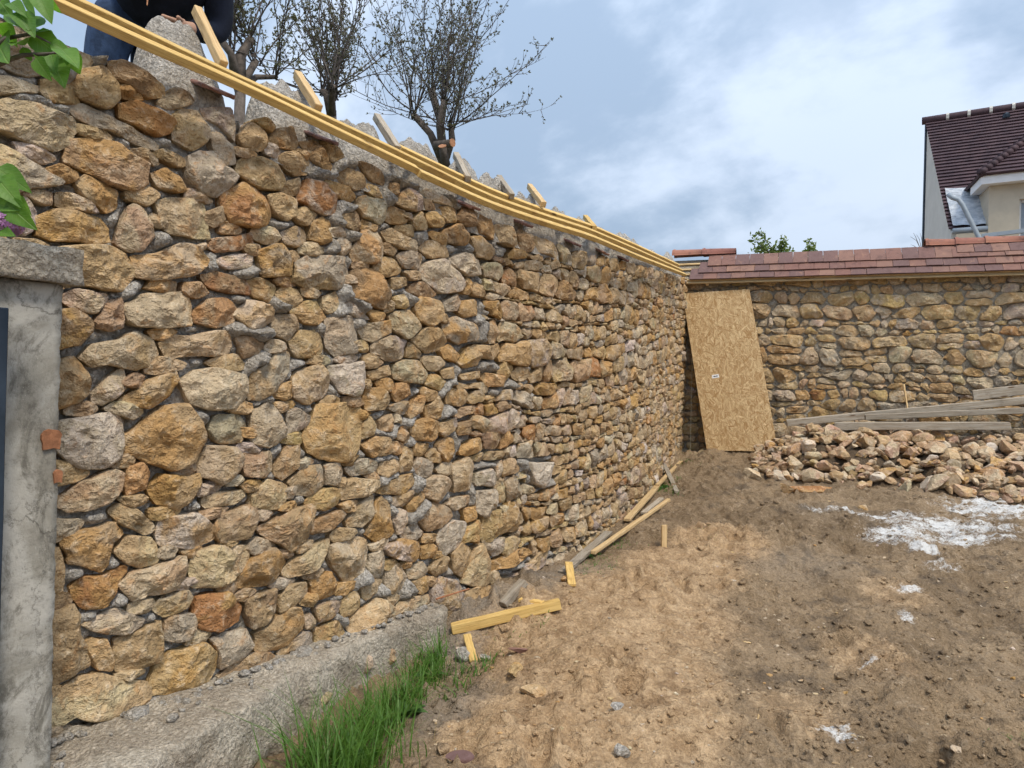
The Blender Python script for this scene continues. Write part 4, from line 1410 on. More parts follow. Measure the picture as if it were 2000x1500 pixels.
# ------------------------------------------------------------------ plinth and gate pillar in front of the left wall
PL_TOP = 0.215
def build_plinth():
    a_in = LW.pos(np.array([np.interp(2.2, LW.xy[:, 1], LW.s)]), 0, -0.06)[0]
    s_end = LW.px(852, 1178)[0]
    S = np.linspace(np.interp(1.2, LW.xy[:, 1], LW.s), s_end, 150)
    wid = np.interp(np.interp(S, LW.s, LW.xy[:, 1]), [1.2, 2.53, 3.06, 3.39, 3.886, 4.45], [0.95, 0.56, 0.32, 0.21, 0.10, 0.07])
    nv = 26
    rows = []
    for s, w in zip(S, wid):
        inner = LW.pos(np.array([s]), PL_TOP, -0.10)[0]
        outer = LW.pos(np.array([s]), PL_TOP, w)[0]
        r_ = [inner + (outer - inner) * f + np.array([0, 0, -0.02 * f]) for f in np.linspace(0, 0.97, 10)]
        n2 = (outer - inner) / np.linalg.norm(outer - inner)
        r_ += [outer + np.array([0, 0, -0.022])]
        for f in np.linspace(0.035, 0.60, nv - 11):
            r_.append(outer + n2 * (0.004 + 0.03 * f) + np.array([0, 0, -f]))
        rows.append(r_)
    V = np.asarray(rows).reshape(-1, 3)
    nrm = np.zeros_like(V).reshape(len(S), nv, 3)
    nrm[:, :11, 2] = 1
    nn = LW.pos(S, 0, 1.0) - LW.pos(S, 0, 0.0)
    nrm[:, 10:, :] = nn[:, None, :]
    nrm = nrm.reshape(-1, 3)
    disp = 0.008 * billow(V * 9, 3, 61) + 0.006 * fbm(V * 34, 3, 62) + 0.012 * fbm(V * 3.0, 2, 63)
    disp += 0.022 * (np.abs(nrm[:, 2]) < 0.5) * billow(V * 5, 3, 64)
    V = V + nrm * disp[:, None]
    f = grid_faces(len(S), nv).tolist()
    f.append(list(range((len(S) - 1) * nv, len(S) * nv)))
    root = empty('plinth', LW.pos(np.array([S[90]]), 0.0, 0.3)[0], 'rough concrete plinth jutting out along the foot of the curving stone wall', 'plinth')
    obj('concrete', V, f, M['concrete'], root, smooth=True)
    r = random.Random(5)
    for i, (px, py, wd, hg, code) in enumerate([(632, 1372, 0.15, 0.10, 'b'), (640, 1425, 0.09, 0.12, 'b'), (725, 1300, 0.05, 0.11, 'b'), (770, 1285, 0.05, 0.10, 't'), (560, 1490, 0.12, 0.09, 't')]):
        x, z = ray(px, py)
        # front face of the plinth: step along the sight line until its plan distance is reached
        best = min(((abs(np.interp(s, S, wid) + 0.045 - dd), s, zz) for dd in np.linspace(0.05, 0.6, 60) for s, zz in [LW.px(px, py, dd)]), key=lambda q: q[0])
        s, zz = best[1], best[2]
        w = float(np.interp(s, S, wid))
        th = np.linspace(0, 2 * math.pi, 9)[:-1]
        poly = np.c_[np.cos(th) * wd / 2 * (1 + 0.2 * np.sin(3 * th + i)), np.sin(th) * hg / 2]
        Vv, F, _ = stone_shape(poly, r, 20, 5, 0.035, 0.06, 700 + i)
        W = LW.pos(s + Vv[:, 0], zz + Vv[:, 1], w + 0.02 + Vv[:, 2])
        o = obj('stone', W, F, M['stone'], root, smooth=True)
        t1, t2 = tints(code, r)
        col_attr(o.data, 'tint', np.tile([*t1, r.random()], (len(W), 1)))
        col_attr(o.data, 'tint2', np.tile([*t2, r.random()], (len(W), 1)))
    # mortar droppings along the ledge
    r2 = random.Random(9)
    VV, FF, n0 = [], [], 0
    for i in range(150):
        s = r2.uniform(S[20], s_end - 0.05)
        w = float(np.interp(s, S, wid))
        dd = r2.uniform(0.02, max(0.05, w * 0.8)) ** 1.0
        if r2.random() < 0.6:
            dd *= 0.45
        sz = r2.uniform(0.008, 0.026) * (2.2 if r2.random() < 0.08 else 1)
        c = LW.pos(np.array([s]), PL_TOP + 0.004, dd)[0]
        v, f = clod(sz, r2, 500 + i)
        VV.append(v + c)
        FF.extend([[k + n0 for k in q] for q in f])
        n0 += len(v)
    o = obj('mortar_droppings', np.concatenate(VV), FF, M['mortar'], root, smooth=True)
    o['kind'] = 'stuff'

def ico(sub):
    bm = bmesh.new()
    bmesh.ops.create_icosphere(bm, subdivisions=sub, radius=1.0)
    v = np.array([q.co[:] for q in bm.verts])
    f = [[q.index for q in fc.verts] for fc in bm.faces]
    bm.free()
    return v, f
ICO1, ICO2, ICO3 = ico(1), ico(2), ico(3)

def clod(size, r, seed, base=None, flat=0.7):
    v, f = base or ICO1
    a = np.array([r.uniform(0.75, 1.3), r.uniform(0.75, 1.3), r.uniform(0.6, 1.0) * flat])
    n = 1 + 0.28 * fbm(v * 1.4 + seed * 7.3, 2, seed)
    return v * n[:, None] * a * size, f

def rock(size, r, seed, base=None, asp=(1, 1, 1)):
    """an angular broken stone: an icosphere cut by random planes, then roughened"""
    v, f = base or ICO2
    v = v.copy()
    for _ in range(r.randint(7, 11)):
        n = np.array([r.gauss(0, 1) for _ in range(3)])
        n /= np.linalg.norm(n)
        c = r.uniform(0.36, 0.72)
        d = v @ n - c
        v = v - np.outer(np.maximum(d, 0), n)
    v *= (1.22 + 0.07 * fbm(v * 2.4 + seed * 3.1, 3, seed))[:, None]
    a = np.array(asp, float)
    return v * a * size, f
build_plinth()

def build_pillar():
    d = 0.23
    s_r, _ = LW.px(108, 1050, d)
    s_l = s_r - 0.46
    root = empty('gate_pillar', LW.pos(np.array([s_r - 0.2]), 0.0, d)[0], 'weathered grey cement gate pillar with a concrete cap at the wall', 'pillar')
    z_cap = LW.px(125, 556, d)[1]
    def block(name, s0, s1, d0, d1, z0, z1, mat, res=0.02, amp=0.006, slope=0.0):
        """a box in wall coordinates with worn, uneven faces"""
        ns, nd_, nz = max(3, int((s1 - s0) / res)), max(3, int((d1 - d0) / res)), max(3, int((z1 - z0) / res))
        bm = bmesh.new()
        def side(fn, a, b):
            g = [[bm.verts.new(fn(i / a, j / b)) for j in range(b + 1)] for i in range(a + 1)]
            for i in range(a):
                for j in range(b):
                    bm.faces.new((g[i][j], g[i + 1][j], g[i + 1][j + 1], g[i][j + 1]))
        W = lambda s, dd, z: tuple(LW.pos(np.array([s]), z, dd)[0])
        side(lambda u, v: W(s0 + (s1 - s0) * u, d1, z0 + (z1 - z0) * v), ns, nz)
        side(lambda u, v: W(s1, d0 + (d1 - d0) * u, z0 + (z1 - z0) * v), nd_, nz)
        side(lambda u, v: W(s0, d0 + (d1 - d0) * u, z0 + (z1 - z0) * v), nd_, nz)
        side(lambda u, v: W(s0 + (s1 - s0) * u, d0 + (d1 - d0) * v, z1), ns, nd_)
        side(lambda u, v: W(s0 + (s1 - s0) * u, d0 + (d1 - d0) * v, z0), ns, nd_)
        bmesh.ops.remove_doubles(bm, verts=bm.verts, dist=1e-4)
        bmesh.ops.recalc_face_normals(bm, faces=bm.faces)
        bm.normal_update()
        co = np.array([v.co[:] for v in bm.verts])
        no = np.array([v.normal[:] for v in bm.verts])
        dp = amp * (fbm(co * 6, 3, 71) + 0.6 * fbm(co * 28, 2, 72))
        co = co + no * dp[:, None]
        co[:, 2] += slope * 0
        F = [[v.index for v in f.verts] for f in bm.faces]
        bm.free()
        return obj(name, co, F, mat, root, smooth=True)
    block('shaft', s_l, s_r, -0.02, d, -0.1, z_cap, M['pillar'], 0.022, 0.006)
    s_c, _ = LW.px(160, 520, d + 0.03)
    zc0, zc1 = LW.px(158, 556, d + 0.03)[1], LW.px(158, 492, d + 0.03)[1]
    block('cap', s_l - 0.10, s_c, -0.02, d + 0.045, z_cap, zc1 + 0.005, M['concrete'], 0.02, 0.008)
    for px, py, w, h in ((100, 858, 0.062, 0.068), (113, 930, 0.028, 0.045)):
        s, z = LW.px(px, py, d + 0.004)
        n = 14
        th = np.arange(n) / n * 2 * math.pi
        c_, s_ = np.cos(th), np.sin(th)
        k_ = 1 / np.maximum(np.abs(c_), np.abs(s_)) * (1 + 0.10 * np.sin(th * 5 + px))
        ring = np.c_[c_ * k_ * w / 2, s_ * k_ * h / 2]
        P = np.concatenate([LW.pos(s + ring[:, 0], z + ring[:, 1], d - 0.02), LW.pos(s + ring[:, 0] * 0.96, z + ring[:, 1] * 0.96, d + 0.009)])
        F = [[i, (i + 1) % n, n + (i + 1) % n, n + i] for i in range(n)] + [list(range(n, 2 * n))]
        obj('exposed_brick', P, F, M['brick'], root)
    # steel gate leaf folded beside the pillar
    g = empty('steel_gate', LW.pos(np.array([s_l]), 0.0, d + 0.1)[0], 'dark blue steel gate edge standing in front of the cement pillar', 'gate')
    s_e, z_t = LW.px(15, 602, d + 0.09)
    a = LW.pos(np.array([s_e - 0.9, s_e - 0.03]), 0.06, d + 0.09)
    b = a.copy(); b[:, 2] = z_t - 0.06
    beam('stile', (*a[1][:2], 0.03), (*a[1][:2], z_t), 0.05, 0.05, M['dark_steel'], g, up=(0.58, 0.81, 0))
    beam('stile', (*a[0][:2], 0.03), (*a[0][:2], z_t), 0.05, 0.05, M['dark_steel'], g, up=(0.58, 0.81, 0))
    for z in (0.12, 0.9, z_t - 0.03):
        beam('rail', (*a[0][:2], z), (*a[1][:2], z), 0.045, 0.05, M['dark_steel'], g)
    beam('panel', (*((a[0] + a[1]) / 2)[:2], 0.1), (*((a[0] + a[1]) / 2)[:2], z_t - 0.05), 0.82, 0.006, M['dark_steel'], g, up=(0.82, -0.57, 0))
build_pillar()

# ------------------------------------------------------------------ back wall with its tiled coping
def build_back_wall():
    wall = empty('tiled_stone_wall', (*(E0 + BDIR * 2.5), 0.55), 'straight yellow limestone wall with red clay tile coping at the back', 'wall')
    top_z = EYE + 1.66
    base = lambda s: np.full(np.shape(np.atleast_1d(s)), 0.52)
    top = lambda s: np.full(np.shape(np.atleast_1d(s)), top_z)
    ok = lambda s, t: (t < top_z - 0.04) & (t > 0.6)
    cells = coursed(0.22, 6.35, 0.52, top_z, random.Random(77))
    r = random.Random(21)
    st = [(tint_pick(r, {'y': 6, 't': 4, 'yb': 4, 'g': 2.2, 'gb': 2, 'b': 2.2, 'o': 0.9, 'or': 0.4}), np.asarray(c), p) for c, p in cells]
    emit_stones(BW, st, wall, M['stone'], 300, 9.0, 0.26, 'small_stones')
    mortar_sheet(BW, 0.0, BW.L - 0.05, 0.022, 0.022, base, top, st, M['mortar_back'], wall, 'mortar', -0.050, -0.026, 0.6, 0.45)

    # coping: battens, plain tiles in three courses, half-round ridge tiles
    ez, rz = EYE + 1.665, EYE + 2.06           # eaves and ridge heights
    ed, rd = 0.13, -0.235                     # eaves and ridge offsets
    e3 = Vector((*BDIR, 0)); n3 = Vector((*BN, 0))
    slope = (Vector((0, 0, rz - ez)) + n3 * (rd - ed)).normalized()
    nrm = e3.cross(slope).normalized()
    if nrm.z < 0: nrm = -nrm
    run = math.hypot(rz - ez, ed - rd)
    org = Vector((*BW.xy[0], 0))
    def P(s, f, lift=0.0):
        return org + e3 * s + n3 * ed + Vector((0, 0, ez)) + slope * (f * run) + nrm * lift
    def s_of(px, py, d):
        return BW.px(px, py, d)[0]
    # back slope and bedding under the tiles
    bed = []
    for s in np.linspace(-0.05, BW.L - 0.05, 40):
        for f, lf in ((0.0, -0.055), (0.98, -0.055)):
            bed.append(tuple(P(s, f, lf)))
        bed.append(tuple(P(s, 1.0, -0.03) - n3 * 0.36 + Vector((0, 0, rz - rz - 0.36))))
        bed.append(tuple(P(s, 0.0, -0.055) - n3 * 0.45))
    bf = []
    for i in range(39):
        for k in range(4):
            bf.append([i * 4 + k, i * 4 + (k + 1) % 4, (i + 1) * 4 + (k + 1) % 4, (i + 1) * 4 + k])
    obj('coping_bed', bed, bf, M['mortar_back'], wall)
    for f in (0.02, 0.27, 0.50, 0.74):
        beam('batten', P(0.02, f, -0.034), P(BW.L - 0.1, f, -0.034), 0.03, 0.024, M['pale_wood'], wall, up=nrm, seed=int(f * 99), seg=20)
    beam('eaves_board', P(0.12, -0.02, -0.052), P(BW.L - 0.1, -0.02, -0.052), 0.09, 0.016, M['pale_wood'], wall, up=nrm, seg=20)
    for px in (1382, 1760):
        s = s_of(px, 552, 0.05)
        beam('rafter', P(s, -0.10, -0.075), P(s, 0.5, -0.075), 0.045, 0.05, M['pale_wood'], wall, up=nrm)
    tw, th, tl = 0.197, 0.014, 0.27
    meshes = []
    for k in range(5):
        rr = random.Random(k)
        bm = bmesh.new()
        nx, ny = 4, 4
        g = [[[bm.verts.new(((i / nx - 0.5) * tw + rr.uniform(-1, 1) * 0.0012, (j / ny - 0.5) * tl, (z - 0.5) * th + 0.004 * math.sin(j / ny * math.pi) + rr.uniform(-1, 1) * 0.0008)) for z in (0, 1)] for j in range(ny + 1)] for i in range(nx + 1)]
        for i in range(nx):
            for j in range(ny):
                bm.faces.new((g[i][j][1], g[i + 1][j][1], g[i + 1][j + 1][1], g[i][j + 1][1]))
                bm.faces.new((g[i][j][0], g[i][j + 1][0], g[i + 1][j + 1][0], g[i + 1][j][0]))
        for i in range(nx):
            bm.faces.new((g[i][0][0], g[i + 1][0][0], g[i + 1][0][1], g[i][0][1]))
            bm.faces.new((g[i][ny][1], g[i + 1][ny][1], g[i + 1][ny][0], g[i][ny][0]))
        for j in range(ny):
            bm.faces.new((g[0][j][1], g[0][j + 1][1], g[0][j + 1][0], g[0][j][0]))
            bm.faces.new((g[nx][j][0], g[nx][j + 1][0], g[nx][j + 1][1], g[nx][j][1]))
        me = bpy.data.meshes.new('roof_tile')
        bm.to_mesh(me); bm.free()
        me.materials.append(M['tile'])
        meshes.append(me)
    rr = random.Random(8)
    basis = Matrix((e3, slope, nrm)).transposed().to_4x4()
    # (lower edge as fraction of the run, first pixel column, lift)
    rows = [(-0.06, 1350, 0.0), (0.18, 1366, 0.017), (0.44, 1382, 0.034)]
    for k, (f, px, lift) in enumerate(rows):
        s = s_of(px, 520, 0.0) + tw / 2
        n = 0
        while s < 6.6:
            c = P(s, f, lift) + slope * (tl / 2) + nrm * (0.006 + rr.uniform(0, 0.005))
            o = bpy.data.objects.new('roof_tile', meshes[rr.randrange(5)])
            COL.objects.link(o)
            m = Matrix.Translation(c) @ basis @ Matrix.Rotation(R(rr.uniform(-1.2, 1.2)), 4, 'Z') @ Matrix.Rotation(R(-3.2 + rr.uniform(-1, 1)), 4, 'X')
            place(o, m, wall)
            s += tw + rr.uniform(0.002, 0.007)
            n += 1
    # top course laid closer to the ridge at the right end
    s = s_of(1885, 500, -0.1)
    while s < 6.6:
        c = P(s, 0.60, 0.052) + slope * (tl / 2)
        o = bpy.data.objects.new('roof_tile', meshes[rr.randrange(5)])
        COL.objects.link(o)
        place(o, Matrix.Translation(c) @ basis @ Matrix.Rotation(R(rr.uniform(-1.5, 1.5)), 4, 'Z') @ Matrix.Rotation(R(-3), 4, 'X'), wall)
        s += tw + rr.uniform(0.002, 0.007)
    # half-round ridge tiles, each with a socket rim at its left end
    def ridge(s, L=0.50):
        prof = []
        for x, rad in ((0, 0.122), (0.035, 0.130), (0.05, 0.116), (L * 0.55, 0.110), (L, 0.102)):
            prof.append((x, rad))
        n = 15
        V, F = [], []
        for inner in (0, 1):
            for x, rad in prof:
                for k in range(n):
                    a = math.pi * (k / (n - 1))
                    q = rad - inner * 0.013
                    V.append((x, math.cos(a) * q, math.sin(a) * q * 0.9))
        m = len(prof)
        for inner in (0, 1):
            b = inner * m * n
            for i in range(m - 1):
                for k in range(n - 1):
                    q = [b + i * n + k, b + (i + 1) * n + k, b + (i + 1) * n + k + 1, b + i * n + k + 1]
                    F.append(q if inner else q[::-1])
        for k in range(n - 1):
            F.append([k, k + 1, m * n + k + 1, m * n + k])
            F.append([(m - 1) * n + k, m * n + (m - 1) * n + k, m * n + (m - 1) * n + k + 1, (m - 1) * n + k + 1])
        for i in range(m - 1):
            F.append([i * n, m * n + i * n, m * n + (i + 1) * n, (i + 1) * n])
            F.append([i * n + n - 1, (i + 1) * n + n - 1, m * n + (i + 1) * n + n - 1, m * n + i * n + n - 1])
        me = mesh_from('ridge_tile', V, F, M['ridge_tile'], True)
        o = bpy.data.objects.new('ridge_tile', me)
        COL.objects.link(o)
        c = org + e3 * s + n3 * (rd - 0.03) + Vector((0, 0, rz + 0.02))
        bas = Matrix((e3, -n3, Vector((0, 0, 1)))).transposed().to_4x4()
        place(o, Matrix.Translation(c) @ bas @ Matrix.Rotation(R(rr.uniform(-1.2, 1.2)), 4, 'Y'), wall)
    s = s_of(1312, 492, rd)
    ridge(s); ridge(s + 0.455)
    for px in (1806, 1864, 1922):
        ridge(s_of(px, 484, rd), 0.46)
    return wall
back_wall = build_back_wall()

# ------------------------------------------------------------------ strand board leaning on the back wall
def build_osb():
    bl = BW.px(1381, 884, 0.46); br = BW.px(1519, 878, 0.46)
    tl_ = BW.px(1335, 570, 0.03); tr_ = BW.px(1463, 570, 0.03)
    B0 = BW.pos(np.array([bl[0]]), 0, 0.46)[0]; B1 = BW.pos(np.array([br[0]]), 0, 0.46)[0]
    B0[2], B1[2] = bl[1], br[1]
    T0 = BW.pos(np.array([tl_[0]]), tl_[1], 0.08)[0]; T1 = BW.pos(np.array([tr_[0]]), tr_[1], 0.08)[0]
    cb, ct = (B0 + B1) / 2, (T0 + T1) / 2
    y = Vector(ct - cb); L = y.length; y.normalize()
    x = Vector(((B1 - B0) + (T1 - T0)) / 2); Wd = x.length
    xs_ = x.normalized()
    x = (x - y * x.dot(y)).normalized()
    z = x.cross(y)
    if z.y > 0: z = -z
    m = Matrix((x, y, z)).transposed().to_4x4()
    m.translation = Vector((cb + ct) / 2)
    bm = bmesh.new()
    bmesh.ops.create_cube(bm, size=1.0)
    skew = xs_.dot(y) * Wd
    for v in bm.verts:
        v.co = Vector((v.co.x * Wd, v.co.y * L + v.co.x * skew, v.co.z * 0.018))
    bmesh.ops.bevel(bm, geom=list(bm.edges), offset=0.002, segments=1, affect='EDGES')
    me = bpy.data.meshes.new('board'); bm.to_mesh(me); bm.free()
    me.materials.append(M['osb'])
    root = empty('strand_board_panel', tuple(cb), 'tall strand board sheet leaning on the tiled wall in the corner', 'board')
    o = bpy.data.objects.new('board', me); COL.objects.link(o)
    place(o, m, root)
    # small printed sticker
    q = m.inverted() @ Vector(BW.pos(np.array([BW.px(1398, 736, 0.25)[0]]), BW.px(1398, 736, 0.25)[1], 0.25)[0])
    st = bpy.data.objects.new('sticker', beam_mesh('sticker', 0.10, 0.05, 0.0012, M['paper'], bev=0, wob=0)); COL.objects.link(st)
    place(st, m @ Matrix.Translation((q.x, q.y, 0.0100)), root)
    for k, (dx, w) in enumerate(((-0.012, 0.030), (0.020, 0.022))):
        b2 = bpy.data.objects.new('print', beam_mesh('print', w, 0.016, 0.0008, M['ink'], bev=0, wob=0)); COL.objects.link(b2)
        place(b2, m @ Matrix.Translation((q.x + dx, q.y, 0.0112)), root)
build_osb()

# ------------------------------------------------------------------ house beyond the back wall
def build_house():
    A = at(1811, 240, 25.0)                                 # ridge end
    g = np.array([-0.345, -0.94, 0.0])                       # gable line, towards the yard
    r_ = np.array([0.845, -0.535, 0.0])                      # along the ridge
    # find the eaves corner on the sight line of (1858, 452)
    x, z = ray(1858, 452)
    k = min(np.linspace(1, 8, 800), key=lambda q: abs((A + g * q)[0] / (A + g * q)[1] - x))
    E = A + g * k
    E[2] = EYE + z * E[1]
    root = empty('house', (E[0], E[1], 0.6), 'cream house with steep dark tiled roof and a dormer beyond the tiled wall', 'house')
    LEN = 12.0
    down = E - A
    def onroof(u, v, lift=0.0):
        nr = np.cross(down, r_); nr /= np.linalg.norm(nr)
        if nr[2] < 0: nr = -nr
        return A + r_ * u + down * v + nr * lift
    # roof: every course a real step
    n = 34
    V, F = [], []
    for i in range(n):
        v0, v1 = i / n * 0.985, (i + 1) / n * 0.985
        b = len(V)
        for u in np.linspace(-0.06, LEN, 25):
            V += [onroof(u, v0, 0.02), onroof(u, v1 + 0.004, 0.075), onroof(u, v1 + 0.004, 0.03)]
        for q in range(24):
            a = b + q * 3
            F += [[a, a + 3, a + 4, a + 1], [a + 1, a + 4, a + 5, a + 2]]
    rf = obj('roof', V, F, M['roof'], root)
    rb = []
    for p in (A, A + r_ * LEN):
        pass
    # ridge capping with pale mortar joints
    prv = [onroof(u, -0.012, 0.05) for u in np.linspace(-0.15, LEN, 14)]
    v, f = tube([(np.array(prv), np.full(14, 0.13))], 8)
    obj('ridge_cap', v, f, M['roof'], root, smooth=True)
    for u in np.arange(0.62, LEN, 0.62):
        c = onroof(u, -0.012, 0.05)
        v, f = tube([(np.array([c - r_ * 0.045, c + r_ * 0.045]), np.array([0.155, 0.155]))], 8)
        obj('ridge_joint', v, f, M['render_grey'], root)
    # gable wall (faces the yard's left), verge strip along its far edge
    thick = r_ * 0.3
    z0 = 0.4
    def low(p): return np.array([p[0], p[1], z0])
    P = [low(A), low(E), E - (0, 0, 0.05), A - (0, 0, 0.08)]
    Pq = [p + thick for p in P]
    V = np.array(P + Pq)
    F = [[0, 1, 2, 3], [7, 6, 5, 4], [0, 4, 5, 1], [1, 5, 6, 2], [2, 6, 7, 3], [3, 7, 4, 0]]
    obj('gable_wall', V, F, M['render_grey'], root)
    beam('verge', low(A) - g * 0.03 - r_ * 0.02, A - g * 0.03 - r_ * 0.02, 0.07, 0.07, M['dark_steel'], root, up=(1, 0, 0))
    # front wall under the eaves, and back wall closing the volume
    ins = -g * 0.18
    V = np.array([low(E) + r_ * 0.302 + ins, low(E) + r_ * LEN + ins, E + r_ * LEN + ins - (0, 0, 0.1), E + r_ * 0.302 + ins - (0, 0, 0.1)])
    V = np.concatenate([V, V - g * 0.25])
    obj('front_wall', V, F, M['render'], root)
    V = np.array([low(A) + r_ * 0.302, low(A) + r_ * LEN, A + r_ * LEN - (0, 0, 0.1), A + r_ * 0.302 - (0, 0, 0.1)])
    V = np.concatenate([V, V - g * 0.2])
    obj('rear_wall', V, F, M['render_grey'], root)
    # cornice and gutter
    gp = [E + r_ * u + g * 0.16 - (0, 0, 0.03) for u in (0.0, 1.02)]
    v, f = tube([(np.array([gp[0] + (gp[1] - gp[0]) * q for q in np.linspace(0, 1, 6)]), np.full(6, 0.085))], 8)
    obj('gutter', v, f, M['zinc'], root, smooth=True)
    for dz, o_ in ((0.20, 0.10), (0.48, 0.05)):
        beam('cornice', E + r_ * 0.1 + g * o_ - (0, 0, dz), E + r_ * 1.25 + g * o_ - (0, 0, dz), 0.22, 0.16, M['render'], root)
    # plastic sheet over the unfinished roof corner
    nu, nv = 26, 16
    V = []
    for i in range(nu):
        for j in range(nv):
            a, b = i / (nu - 1), j / (nv - 1)
            q = onroof(0.06 + a * 1.22, 0.68 + b * 0.31, 0.11)
            V.append(q)
    V = np.array(V)
    nrm = np.cross(down, r_); nrm /= np.linalg.norm(nrm)
    if nrm[2] < 0: nrm = -nrm
    V += nrm * (0.06 * fbm(np.c_[V[:, 0] * 1.5, V[:, 2] * 4, V[:, 1] * 1.5], 3, 87))[:, None]
    obj('plastic_sheet', V, grid_faces(nu, nv), M['sheet'], root, smooth=True)
    # dormer: wall flush with the facade, window, white fascia, hipped tiled roof
    def front(px, py, off=0.25):
        """point of the plane of the facade, pushed OFF metres towards the yard"""
        x, z = ray(px, py)
        o0 = E + g * off
        # solve (o0 + r_*t) on the sight line
        t = (x * o0[1] - o0[0]) / (r_[0] - x * r_[1])
        p = o0 + r_ * t
        return np.array([p[0], p[1], EYE + z * p[1]]), t
    a, ta = front(1932, 372); b, tb = front(2004, 355)
    WID = 2.9
    tl = ta
    zt = a[2] + 0.12
    base = E + g * 0.25
    c0, c1 = base + r_ * tl, base + r_ * (tl + WID)
    wl, wh = 0.60, 1.70                                       # window opening
    wz0 = zt - 2.15
    def slab(name, t0, t1, z0_, z1_, mat, off0=0.25, off1=-0.9):
        q = [E + g * off0 + r_ * t0, E + g * off0 + r_ * t1, E + g * off1 + r_ * t1, E + g * off1 + r_ * t0]
        V = np.array([[p[0], p[1], z0_] for p in q] + [[p[0], p[1], z1_] for p in q])
        F2 = [[0, 1, 2, 3][::-1], [4, 5, 6, 7], [0, 1, 5, 4], [1, 2, 6, 5], [2, 3, 7, 6], [3, 0, 4, 7]]
        return obj(name, V, F2, mat, root)
    w0 = tl + 0.72; w1 = w0 + 1.3
    slab('dormer_wall', tl, w0, z0, zt, M['render'])
    slab('dormer_wall', w1, tl + WID, z0, zt, M['render'])
    slab('dormer_wall', w0 + 0.002, w1 - 0.002, z0, wz0, M['render'], 0.248)
    slab('dormer_wall', w0 + 0.002, w1 - 0.002, wz0 + wh, zt - 0.003, M['render'], 0.248)
    slab('window_pane', w0 + 0.05, w1 - 0.05, wz0 + 0.05, wz0 + wh - 0.05, M['zinc'], 0.06, 0.03)
    for t0, t1, q0, q1 in ((w0, w0 + 0.07, wz0, wz0 + wh), (w1 - 0.07, w1, wz0, wz0 + wh), (w0 + 0.075, w1 - 0.075, wz0 + wh - 0.07, wz0 + wh), (w0 + 0.075, w1 - 0.075, wz0, wz0 + 0.07), ((w0 + w1) / 2 - 0.04, (w0 + w1) / 2 + 0.04, wz0 + 0.075, wz0 + wh - 0.075)):
        slab('window_frame', t0, t1, q0, q1, M['white_paint'], 0.12, 0.061)
    slab('fascia', tl - 0.25, tl + WID + 0.25, zt + 0.003, zt + 0.24, M['white_paint'], 0.55, -0.7)
    # hipped roof of the dormer
    o0 = E + g * 0.62
    zb = zt + 0.245
    f0, f1 = o0 + r_ * (tl - 0.30), o0 + r_ * (tl + WID + 0.30)
    mid = (f0 + f1) / 2
    apx = mid - g * 1.5; apx[2] = zb + 1.45
    bk = mid - g * 4.4; bk[2] = zb + 1.45
    f0[2] = f1[2] = zb
    b0 = f0 - g * 2.6; b1 = f1 - g * 2.6
    nst = 11
    V, F = [], []
    def steps(p0, p1, q0, q1):
        for i in range(nst):
            s0, s1 = i / nst, (i + 1) / nst
            nn = np.cross(p1 - p0, q0 - p0); nn /= np.linalg.norm(nn)
            if nn[2] < 0: nn = -nn
            b = len(V)
            V.extend([p0 + (q0 - p0) * s0 + nn * 0.06, p1 + (q1 - p1) * s0 + nn * 0.06, p1 + (q1 - p1) * s1 + nn * 0.015, p0 + (q0 - p0) * s1 + nn * 0.015,
                      p0 + (q0 - p0) * s0 - nn * 0.02, p1 + (q1 - p1) * s0 - nn * 0.02])
            F.extend([[b, b + 1, b + 2, b + 3], [b + 4, b + 5, b + 1, b]])
    steps(f0, f1, apx, apx + r_ * 0.01)
    steps(b0, f0, bk, apx)
    steps(f1, b1, apx, bk)
    obj('dormer_roof', V, F, M['roof'], root)
    hips = [(f0, apx), (f1, apx)]
    for p, q in hips:
        for k in np.arange(0.0, 1.0, 0.085):
            a0 = p + (q - p) * k + np.array([0, 0, 0.07]); a1 = p + (q - p) * (k + 0.10) + np.array([0, 0, 0.04])
            v, f = tube([(np.array([a0, a1]), np.array([0.13, 0.09]))], 7)
            obj('hip_tile', v, f, M['roof'], root, smooth=True)
    # small roof vent
    c = onroof(2.2, 0.075, 0.09)
    v, f = rock(0.11, random.Random(2), 3, ICO1)
    obj('roof_vent', v + c, f, M['dark_steel'], root)
    # grey downpipe that hangs loose across the corner, and a scaffold rail
    ds = [front(px, py, 0.75)[0] for px, py in ((1851, 379), (1860, 386), (1872, 390), (1880, 400), (1895, 430), (1910, 460), (1922, 485), (1940, 540))]
    v, f = tube([(np.array(ds), np.full(len(ds), 0.065))], 10)
    obj('downpipe', v, f, M['zinc'], root, smooth=True)
    p, q = front(1917, 461, 0.7)[0], front(2040, 446, 0.7)[0]
    beam('rail', p, q, 0.09, 0.11, M['zinc'], root)
    p = front(1905, 466, 0.7)[0]
    beam('bracket', p, p + np.array([0, 0, -0.35]), 0.06, 0.06, M['render_grey'], root, up=(1, 0, 0))
build_house()

# ------------------------------------------------------------------ trees behind the left wall
def leaf_quads(P, D, size, r):
    """small folded leaves: P points, D directions"""
    V, F = [], []
    for p, d in zip(P, D):
        d = np.asarray(d) / (np.linalg.norm(d) + 1e-9)
        s = np.cross(d, [r.uniform(-1, 1), r.uniform(-1, 1), r.uniform(-1, 1)])
        s /= np.linalg.norm(s) + 1e-9
        L = size * r.uniform(0.6, 1.3)
        n0 = len(V)
        V += [p, p + d * L * 0.5 + s * L * 0.24, p + d * L, p + d * L * 0.5 - s * L * 0.24]
        F.append([n0, n0 + 1, n0 + 2, n0 + 3])
    return V, F

